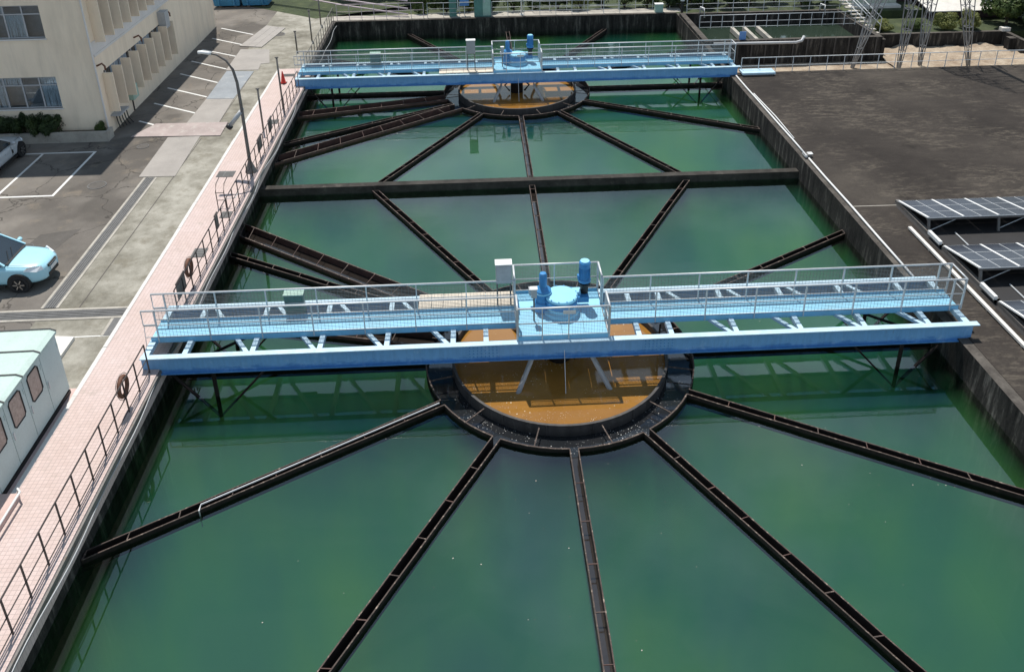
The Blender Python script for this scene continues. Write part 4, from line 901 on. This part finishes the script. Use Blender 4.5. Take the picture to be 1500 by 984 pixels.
def plant(name, label, cat, x, y, z, rx, ry, rz, kind, trunk, group):
    t = thing(name, label, cat, (x, y, z), 0, group)
    o = link('crown', CR[kind], t, (0, 0, trunk + rz * .75)); o.scale = (rx, ry, rz); o.rotation_euler = (0, 0, random.uniform(0, 6.28))
    mb = MB(); mb.tube([(0, 0, -.1), (.03 * rx, .02, trunk * .6), (0, .05, trunk + rz * .6)], .05 + .05 * rz, 7, 0, .03)
    for i in range(5):
        a = 1.26 * i; mb.tube([(0, 0, trunk * .7 + .1), (.5 * rx * math.cos(a), .5 * ry * math.sin(a), trunk + rz * .8)], .03 + .02 * rz, 5, 0, .012)
    mb.build('trunk', 'trunk', t); return t
for i in range(5): plant('hedge_shrub', 'dark clipped shrub in the planter, %s' % ('nearest the building corner', 'second from the building corner', 'third from the building corner', 'behind the silver car', 'farthest from the building corner')[i], 'shrub', -24.1 - i * .85, 18.02, ZG + .28, .85, .42, .72, 0 if i % 2 else 3, .05, 'shrubs in the planter')
plant('hedge_shrub', 'small thin shrub alone at the corner end of the planter', 'shrub', -21.85, 18.02, ZG + .3, .35, .25, .4, 1, .05, 'shrubs in the planter')
# ------------------------------------------------------------------ right side: pipe, cable tray, solar arrays
t = thing('wall_pipe', 'long white pipe on the tank wall beside the dark roof deck', 'pipe', (13.13, 0, ZD))
pts = [(random.uniform(-.015, .015), y, .045) for y in (2.2, 5, 8, 10.5, 12.6)]; MB().tube(pts, .042, 8).build('pipe_run', 'white_paint', t, True)
pts = [(random.uniform(-.015, .015) + .01, y, .045) for y in (13.2, 15, 17.5, 20, 22.4, 24.6)]; MB().tube(pts, .042, 8).build('pipe_run', 'white_paint', t, True)
MB().tube([(.14, 15.0, .04), (.20, 18, .04), (.12, 21.5, .04)], .03, 6).build('cable_run', 'white_paint', t, True)
t = thing('junction_box', 'small dark junction box with white lid on the wall pipe', 'box', (13.15, 12.9, ZD - .01))
box(-.16, .16, -.17, .17, 0, .16).build('box_body', 'galv_dark', t); box(.02, .24, -.12, .12, .16, .19).build('box_lid', 'white_paint', t); MB().tube([(-.1, -.2, .1), (-.1, .2, .1)], .07, 8).build('pipe_union', 'galv', t)
t = thing('cable_tray', 'long white cable tray along the left ends of the solar arrays', 'cable tray', (14.66, 0, ZD - .012))
box(-.065, .065, -14, 5.7, .06, .14).build('tray', 'conc_white', t)
for y in range(-14, 6, 2): box(-.07, .07, y - .05, y + .05, 0, .06).build('tray_foot', 'galv_dark', t)
MW, MD = .675, .80
mm = MB(); e = .016; mm.box(0, MW, 0, MD, -.03, 0, 0); mm.add([(e, e, .003), (MW - e, e, .003), (MW - e, MD - e, .003), (e, MD - e, .003)], [(0, 1, 2, 3)], 1)
MOD = bpy.data.meshes.new('module'); MOD.from_pydata(mm.v, [], mm.f); MOD.materials.append(MATS['galv']); MOD.materials.append(MATS['solar_glass']); MOD.polygons.foreach_set('material_index', mm.m)
TILT = math.atan2(.47, 2.36)
def array(label, yn, bays):
    t = thing('solar_array', label, 'solar panel', (15.22, yn, ZD - .012), 0, 'solar arrays on the roof deck')
    zn = .66; sl = math.cos(TILT); sn = math.sin(TILT)
    for b in range(bays):
        for c in range(2):
            for r in range(3):
                o = link('module', MOD, t, (b * 1.42 + c * (MW + .012) + .02, r * (MD + .01) * sl, zn - r * (MD + .01) * sn), (-TILT, 0, 0))
        x = b * 1.42 - .02; MB().bar((x, .02, zn - .008), (x, 2.42 * sl, zn - 2.42 * sn - .008), .085, .05).build('module_rail', 'white_paint', t)
        for (xx) in (x + .1,):
            MB().bar((xx + .3, .12, zn - .06), (xx + .3, 2.3, zn - .06 - 2.3 * math.tan(TILT)), .05, .06).build('rafter', 'galv', t)
        if b % 2 == 0:
            MB().bar((x + .06, -.1, 0), (x + .08, .12, zn - .08), .09, .09).build('front_post', 'galv_dark', t)
            MB().bar((x + .06, 2.2, 0), (x + .08, 2.2, zn - 2.2 * math.tan(TILT) - .04), .08, .08).build('rear_post', 'galv_dark', t)
            MB().bar((x + .08, -.08, .12), (x + 1.3, .1, zn - .1), .025, .025).build('tie_rod', 'galv', t)
    w = bays * 1.42
    MB().bar((-.02, .10, zn - .10), (w, .10, zn - .10), .07, .12).build('front_purlin', 'galv_dark', t); MB().bar((-.02, 2.2, zn - .12 - 2.1 * math.tan(TILT)), (w, 2.2, zn - .12 - 2.1 * math.tan(TILT)), .06, .10).build('rear_purlin', 'galv_dark', t)
    MB().bar((.02, -1.3, .07), (.02, 2.6, .07), .16, .14).build('base_beam', 'galv_dark', t)
    box(-.16, -.04, -1.25, -.35, .16, .30).build('junction_cover', 'white_paint', t)
for nm, y in (('farthest of the rows', 5.42), ('second farthest of the rows', 1.67), ('third farthest of the rows', -2.08), ('nearest of the rows', -5.83)): array('tilted dark solar array on the roof deck, %s' % nm, y, 8)
mem = MB(); mem.add([(15.02, -25, ZD - .008), (45, -25, ZD - .008), (45, 7.9, ZD - .008), (15.02, 7.9, ZD - .008)], [(0, 1, 2, 3)]); mem.build('black_membrane', 'membrane', bpy.data.objects['roof_deck'])
for i in range(6):
    for yy in (3.95, .2, -3.55): MB().tube([(16.3 + i * 2.84, yy + 1.3, ZD + .03), (16.3 + i * 2.84, yy - 1.0, ZD + .03)], .025, 6).build('cable_conduit', 'galv', bpy.data.objects['roof_deck'])
stripe('deck_joint', (13.25, 7.78), (15.1, 7.76), .05, 'conc_pale', bpy.data.objects['roof_deck'], ZD - ZG - .005)
for pts in ([(18.0, 12.2), (19.2, 12.4)],): pass
# ------------------------------------------------------------------ far right: guard rail, second tank, drying bed, lattice tower
simple_rail('grey guard rail along the far edge of the dark roof deck', 25.22, 13.6, 40, ZD - .012, .95, 1.05, 'galv', None, 'x', (1., .45))
T2 = 1.2
t = thing('settling_basin', 'second concrete basin with green water behind the roof deck', 'tank', (12.9, 31.2, -.5))
for nm, b in (('near_wall', (.4, 12.2, 0, .35, -1, 1.7)), ('left_wall', (0, .38, 0, 7.4, -1, 1.7)), ('far_wall', (0.38, 12.2, 7.1, 7.4, -1, 1.7)), ('right_wall', (11.85, 12.2, .35, 7.1, -1, 1.7))): box(*b).build(nm, 'tank_conc', t)
box(.38, 11.85, .35, 7.1, .4, .75).build('basin_water', 'green_pool', t)
for x in (3.4, 4.3, 5.3): box(x - .12, x + .12, .36, 5.2, .8, 1.15).build('weir_beam', 'conc_pale', t)
for i in range(13): box(.4 + i * .95 - .05, .4 + i * .95 + .05, -.04, -.003, -.0, 1.68).build('wall_rib', 'well_shell', t)
MB().tube([(.6, -.12, 1.55), (6.2, -.12, 1.5), (6.6, -.1, 1.6), (6.8, .1, 1.85)], .10, 8).build('overflow_pipe', 'box_grey', t, True)
for x, y in ((10.6, 6.9), (1.5, 6.9)): MB().tube([(x, y + .3, 1.7), (x, y + .2, 2.2), (x + .15, y - .2, 2.2), (x + .2, y - .3, 1.5)], .06, 8).build('goose_neck', 'white_paint', t, True)
simple_rail('grey railing across the second basin behind the roof deck', 34.6, 13.4, 24.6, T2 - .1, .95, .8, 'galv', None, 'x')
simple_rail('grey railing on the far wall of the second basin', 38.4, 13.4, 25.0, T2, 1.1, 1.2, 'galv', None, 'x', (1., .65, .3))
t = thing('stair_rails', 'pair of sloping grey stair handrails at the right end of the second basin', 'railing', (24.9, 33.0, T2))
for dx in (0, .8):
    for z in (1.0, .5): MB().tube([(dx, 0, z - .2), (dx - .2, 5.8, z + .9)], .025, 6).build('handrail', 'galv', t, True)
    for q in range(5): MB().bar((dx - .2 * q / 4, 5.8 * q / 4, -.2 + 1.1 * q / 4), (dx - .2 * q / 4, 5.8 * q / 4, .8 + 1.1 * q / 4), .04, .04).build('post', 'galv', t)
for q in range(10): box(-.05, .85, q * .58, q * .58 + .3, -.35 + q * .11, -.28 + q * .11).build('stair_tread', 'conc_pale', t)
tag(MB().box(17, 17.9, 32.2, 32.9, T2 - .2, T2 + .5).build('blue_tub', 'sign_blue') if False else box(15.3, 15.75, 31.38, 31.42, T2, T2 + .55).build('warning_sign', 'sign_blue'), 'small blue board on the near wall of the second basin', 'sign')
t = thing('blue_platform', 'short pale blue platform at the right end of the far bridge', 'platform', (13.9, L - 1.4, ZD))
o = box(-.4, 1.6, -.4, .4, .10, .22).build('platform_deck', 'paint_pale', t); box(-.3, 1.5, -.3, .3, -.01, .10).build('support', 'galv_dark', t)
struct(box(14.9, 38, 25.36, 26.4, -.5, .6).build('lower_walkway', 'conc_white'))
t = thing('drying_bed_wall', 'weathered concrete wall around the sandy drying bed', 'wall', (25.2, 34.0, -.5))
box(0, 10.4, 0, .3, 0, 1.0).build('far_wall', 'tank_conc', t); box(10.1, 10.4, -8.0, 0, 0, 1.0).build('right_wall', 'tank_conc', t); box(-.15, .15, -2.8, 0, 0, 1.5).build('left_wall', 'tank_conc', t); box(9.6, 10.1, -1.6, -1.1, 0, .95).build('buttress', 'tank_conc', t)
box(9.9, 10.5, -.1, .35, 1.0, 1.25).build('corner_block', 'conc_white', t)
# rubble heaps of sand
mb = MB(); nx, ny = 40, 24; rnd = random.Random(3)
for j in range(ny + 1):
    for i in range(nx + 1):
        x, y = 25.4 + 10 * i / nx, 26.5 + 7.4 * j / ny; z = -.42 + .18 * math.sin(x * 1.7 + math.sin(y * 2.1)) * math.sin(y * 1.3 + .6 * x) + rnd.uniform(-.06, .06); mb.v.append((x, y, max(-.49, z)))
mb.f = [(j * (nx + 1) + i, j * (nx + 1) + i + 1, (j + 1) * (nx + 1) + i + 1, (j + 1) * (nx + 1) + i) for j in range(ny) for i in range(nx)]; mb.m = [0] * len(mb.f)
struct(mb.build('sand_bed', 'sand', None, True))
t = thing('lattice_tower', 'tall grey steel lattice tower with four tapering legs behind the guard rail', 'tower', (26.4, 29.6, -.5))
def lattice(t, F, T_, h0, h1, levels, nm, cross):
    lv = [i / levels for i in range(levels + 1)]
    cn = [[F.lerp(T_, u) + Vector((sx * (h0 + (h1 - h0) * u), sy * (h0 + (h1 - h0) * u), 0)) for u in lv] for sx, sy in ((-1, -1), (1, -1), (1, 1), (-1, 1))]
    lg = MB()
    for c in cn: lg.bar(c[0], c[-1], .05, .05)
    lo = lg.build(nm, 'tower_steel', t)
    for i in range(levels):
        br = MB()
        for a in range(4):
            A, B = cn[a], cn[(a + 1) % 4]
            if (i + a) % 2: br.bar(A[i], B[i + 1], .03, .03)
            else: br.bar(B[i], A[i + 1], .03, .03)
            if cross: br.bar(A[i + 1], B[i + 1], .03, .03)
        br.build('lattice_brace', 'tower_steel', lo)
for (fx, fy, tx, ty) in ((22.66, 29.84, 25.6, 29.9), (25.45, 29.1, 25.7, 28.9), (27.3, 29.9, 27.3, 30.5), (30.38, 29.43, 27.6, 29.3)):
    lattice(t, Vector((fx - 26.4, fy - 29.6, 0)), Vector((tx - 26.4, ty - 29.6, 12.5)), .07, .75, 9, 'leg', True)
lattice(t, Vector((.1, 0, 11.5)), Vector((.1, 0, 22)), 1.5, .8, 9, 'mast', True)
# sheds, banks, planting behind
t = thing('storage_shed', 'pale green metal shed behind the lattice tower', 'shed', (28.6, 40.2, .9)); box(-2.2, 1.6, 0, 5, 0, 3.2).build('wall', 'shed_green', t); box(-2.4, 1.8, -.25, 5.2, 3.2, 3.35).build('roof', 'conc_white', t)
for i in range(9): box(-2.15 + i * .45, -2.11 + i * .45, -.03, -.003, 0, 3.2).build('wall_rib', 'shed_green', t)
box(1.62, 3.6, 1.0, 4.5, 0, 2.6).build('lean_to', 'shed_dark', t); box(-2.4, 1.6, -.9, -.05, 0.02, .25).build('step', 'conc_white', t)
t = thing('white_roof_shed', 'low shed with a white roof sheet beyond the drying bed', 'shed', (33.9, 37.6, .4)); box(-2.0, 3.2, .4, 3.2, 0, .75).build('wall', 'shed_dark', t)
MB().add([(-2.3, .0, .62), (3.5, .0, .62), (3.5, 3.4, 1.25), (-2.3, 3.4, 1.25), (-2.3, .0, .68), (3.5, .0, .68), (3.5, 3.4, 1.31), (-2.3, 3.4, 1.31)], [(0, 1, 2, 3), (4, 5, 6, 7), (0, 1, 5, 4), (1, 2, 6, 5), (2, 3, 7, 6), (3, 0, 4, 7)]).build('roof', 'conc_white', t)
t = thing('storage_shed', 'grey shed with dark openings beyond the white roof sheet', 'shed', (34, 43, .9)); box(-3, 4, 0, 4, 0, 3).build('wall', 'box_grey', t); box(-3.2, 4.2, -.2, 4.2, 3, 3.15).build('roof', 'conc_white', t)
for i in range(3): box(-2.4 + i * 2.2, -1.2 + i * 2.2, -.02, -.003, .2, 2.2).build('door', 'shed_dark', t)
struct(box(25.2, 60, 34.3, 60, -.4, .38).build('rear_ground', 'grass_ground'))
q = 0
for x, y, r, h, kind, lb in ((27.0, 35.2, .9, .5, 2, 'low yellow green shrub behind the drying bed wall, leftmost'), (31.6, 35.1, 1.0, .75, 2, 'yellow green shrub behind the drying bed wall, middle'), (33.4, 35.2, 1.1, .85, 2, 'yellow green shrub behind the drying bed wall, beside the dark trees'), (29.3, 35.3, .8, .5, 1, 'small green shrub behind the drying bed wall')):
    plant('shrub', lb, 'shrub', x, y, .35, r, .7, h, kind, .05, 'shrubs behind the drying bed')
for x, y, r, h, kind, lb in ((36.6, 36.0, 1.9, 2.0, 1, 'green tree at the corner of the drying bed'), (38.6, 34.2, 2.2, 2.2, 0, 'dark tree right of the drying bed, nearest'), (39.5, 37.5, 2.5, 2.8, 4, 'light green tree at the right edge of the view'), (37.8, 39.5, 2.2, 2.6, 3, 'dark tall tree behind the corner tree'), (42.0, 35.0, 2.4, 2.6, 1, 'bushy tree outermost on the right'), (36.9, 33.0, .9, .9, 0, 'small dark bush outside the drying bed wall')):
    plant('tree', lb, 'tree', x, y, .35, r, r, h, kind, .5, 'trees by the drying bed')
for i in range(15):
    x = -6.4 + i * 1.75; kind = (1, 0, 2, 3, 4)[i % 5]
    plant('shrub', '%s shrub behind the far wall railing, %s' % (('mid green', 'dark green', 'yellow green', 'deep green', 'leafy green')[i % 5], ORD[i]), 'shrub', x, 42.3 + random.uniform(-.4, .5), .7, 1.35, 1.0, random.uniform(1.1, 1.6), kind, .2, 'shrubs behind the far wall')
for i in range(7):
    x = 13.5 + i * 1.9; kind = (3, 1, 0, 2)[i % 4]
    plant('shrub', '%s shrub behind the second basin, %s' % (('deep green', 'mid green', 'dark green', 'yellow green')[i % 4], ORD[i]), 'shrub', x, 41.2 + random.uniform(-.4, .5), .9, 1.3, 1.0, random.uniform(.9, 1.3), kind, .2, 'shrubs behind the second basin')
simple_rail('pinkish white railing at the left end of the far wall', 40.0, -12.8, -6.3, .985, 1.15, 1.0, 'pink_pipe', None, 'x', (1., .52, .12))
simple_rail('grey railing along the middle of the far wall', 39.95, -6.0, 8.6, .985, 1.1, 1.25, 'galv', None, 'x', (1., .6, .3))
simple_rail('grey railing behind the far right corner of the far tank', 40.9, 2.0, 14.0, .985, 1.3, 1.4, 'galv', None, 'x', (1., .6, .25))
t = thing('sloping_pipes', 'three sloping pinkish white pipes behind the far left corner', 'pipe', (-13, 41.5, 1))
for z in (.3, .75, 1.35): MB().tube([(-6, 4.5, z + .55), (.5, .6, z + .25), (5.5, -.9, z - .2)], .06, 8).build('pipe', 'pink_pipe', t, True)
t = thing('green_cabinet', 'tall green cabinet standing on the far wall walkway', 'cabinet', (-1.83, 40.1, .985)); bevel(box(-.64, .64, -.35, .35, 0, 2.3).build('cabinet_body', 'box_green', t), .03); box(.02, .60, -.37, -.35, .1, 2.2).build('cabinet_door', 'box_mint', t); box(.1, .16, -.4, -.37, 1.1, 1.3).build('door_handle', 'galv', t)
t = thing('teal_cabinet', 'narrow teal cabinet with a blue board on the far wall walkway', 'cabinet', (-4.05, 40.3, .985)); box(-.3, .25, -.25, .25, 0, 2.2).build('cabinet_body', 'box_green', t); box(.5, 1.2, -.03, .03, .75, 1.35).build('board', 'sign_blue', t); box(.82, .88, -.03, .03, 0, .75).build('leg', 'galv', t); MB().tube([(.35, -.1, .4), (.35, -.1, 2.2)], .05, 6).build('pipe', 'white_paint', t)
t = thing('steel_pole', 'white pole standing behind the middle of the far wall', 'pole', (1.12, 40.1, .985)); MB().tube([(0, 0, 0), (0, 0, 5)], .07, 8).build('pole', 'white_paint', t, True); MB().lathe([(0, 0), (.16, 0), (.16, .05), (0, .05)], 12).build('base', 'galv', t)
t = thing('control_box', 'small pale green box on the far wall near its right end', 'box', (11.6, 39.9, .985)); box(-.3, .3, -.2, .2, .0, .6).build('cabinet_body', 'box_mint', t); box(-.33, .33, -.23, .23, .6, .65).build('rain_hood', 'white_paint', t)
t = thing('warning_lamp', 'small white lamp on the far right corner of the far tank', 'lamp', (13.3, 39.5, .99)); MB().tube([(0, 0, 0), (0, 0, .9)], .10, 8).build('post', 'black', t); MB().lathe([(0, .9), (.16, .9), (.16, 1.1), (0, 1.2)], 12).build('lamp_shade', 'white_paint', t)
for i, x in enumerate((-22.2, -19.95)):
    t = thing('skip_container', 'blue skip container at the far end of the yard, %s' % ('nearer the building' if i == 0 else 'farther from the building'), 'container', (x, 45.6, ZG), 0, 'blue containers')
    mb = MB(); mb.add([(-1.0, -.8, .12), (1.0, -.8, .12), (1.0, .8, .12), (-1.0, .8, .12), (-1.1, -.95, 1.3), (1.1, -.95, 1.3), (1.1, .95, 1.3), (-1.1, .95, 1.3)], [(3, 2, 1, 0), (0, 1, 5, 4), (1, 2, 6, 5), (2, 3, 7, 6), (3, 0, 4, 7)]); mb.build('container_body', 'skip_blue', t)
    box(-1.14, 1.14, -.99, -.93, 1.24, 1.32).build('top_rim', 'skip_blue', t); box(-1.12, 1.12, -.9, .95, 1.321, 1.36).build('lid', 'skip_blue', t)
    for s in (-.6, .6): box(s - .06, s + .06, -.96, -.90, .2, 1.2).build('rib', 'skip_blue', t); box(s - .1, s + .1, -.7, .7, 0, .12).build('skid', 'galv_dark', t)
struct(MB().add([(-14.5, 40.6, .96), (-30, 52, .96), (-30, 60, 2.6), (8, 60, 2.2), (-6, 44.6, 1.0)], [(0, 1, 2, 3, 4)]).build('grass_bank', 'grass_ground'))
for i, (x, y) in enumerate(((-12, 48), (-8, 47.5), (-5, 49), (0, 51), (6, 52), (12, 51))): plant('tree', 'broad leafy tree beyond the far wall, %s of its row' % ORD[i], 'tree', x, y, 1, 2.6, 2.4, 2.6, (0, 3, 1, 0, 3, 4)[i], .6, 'trees beyond the far wall')
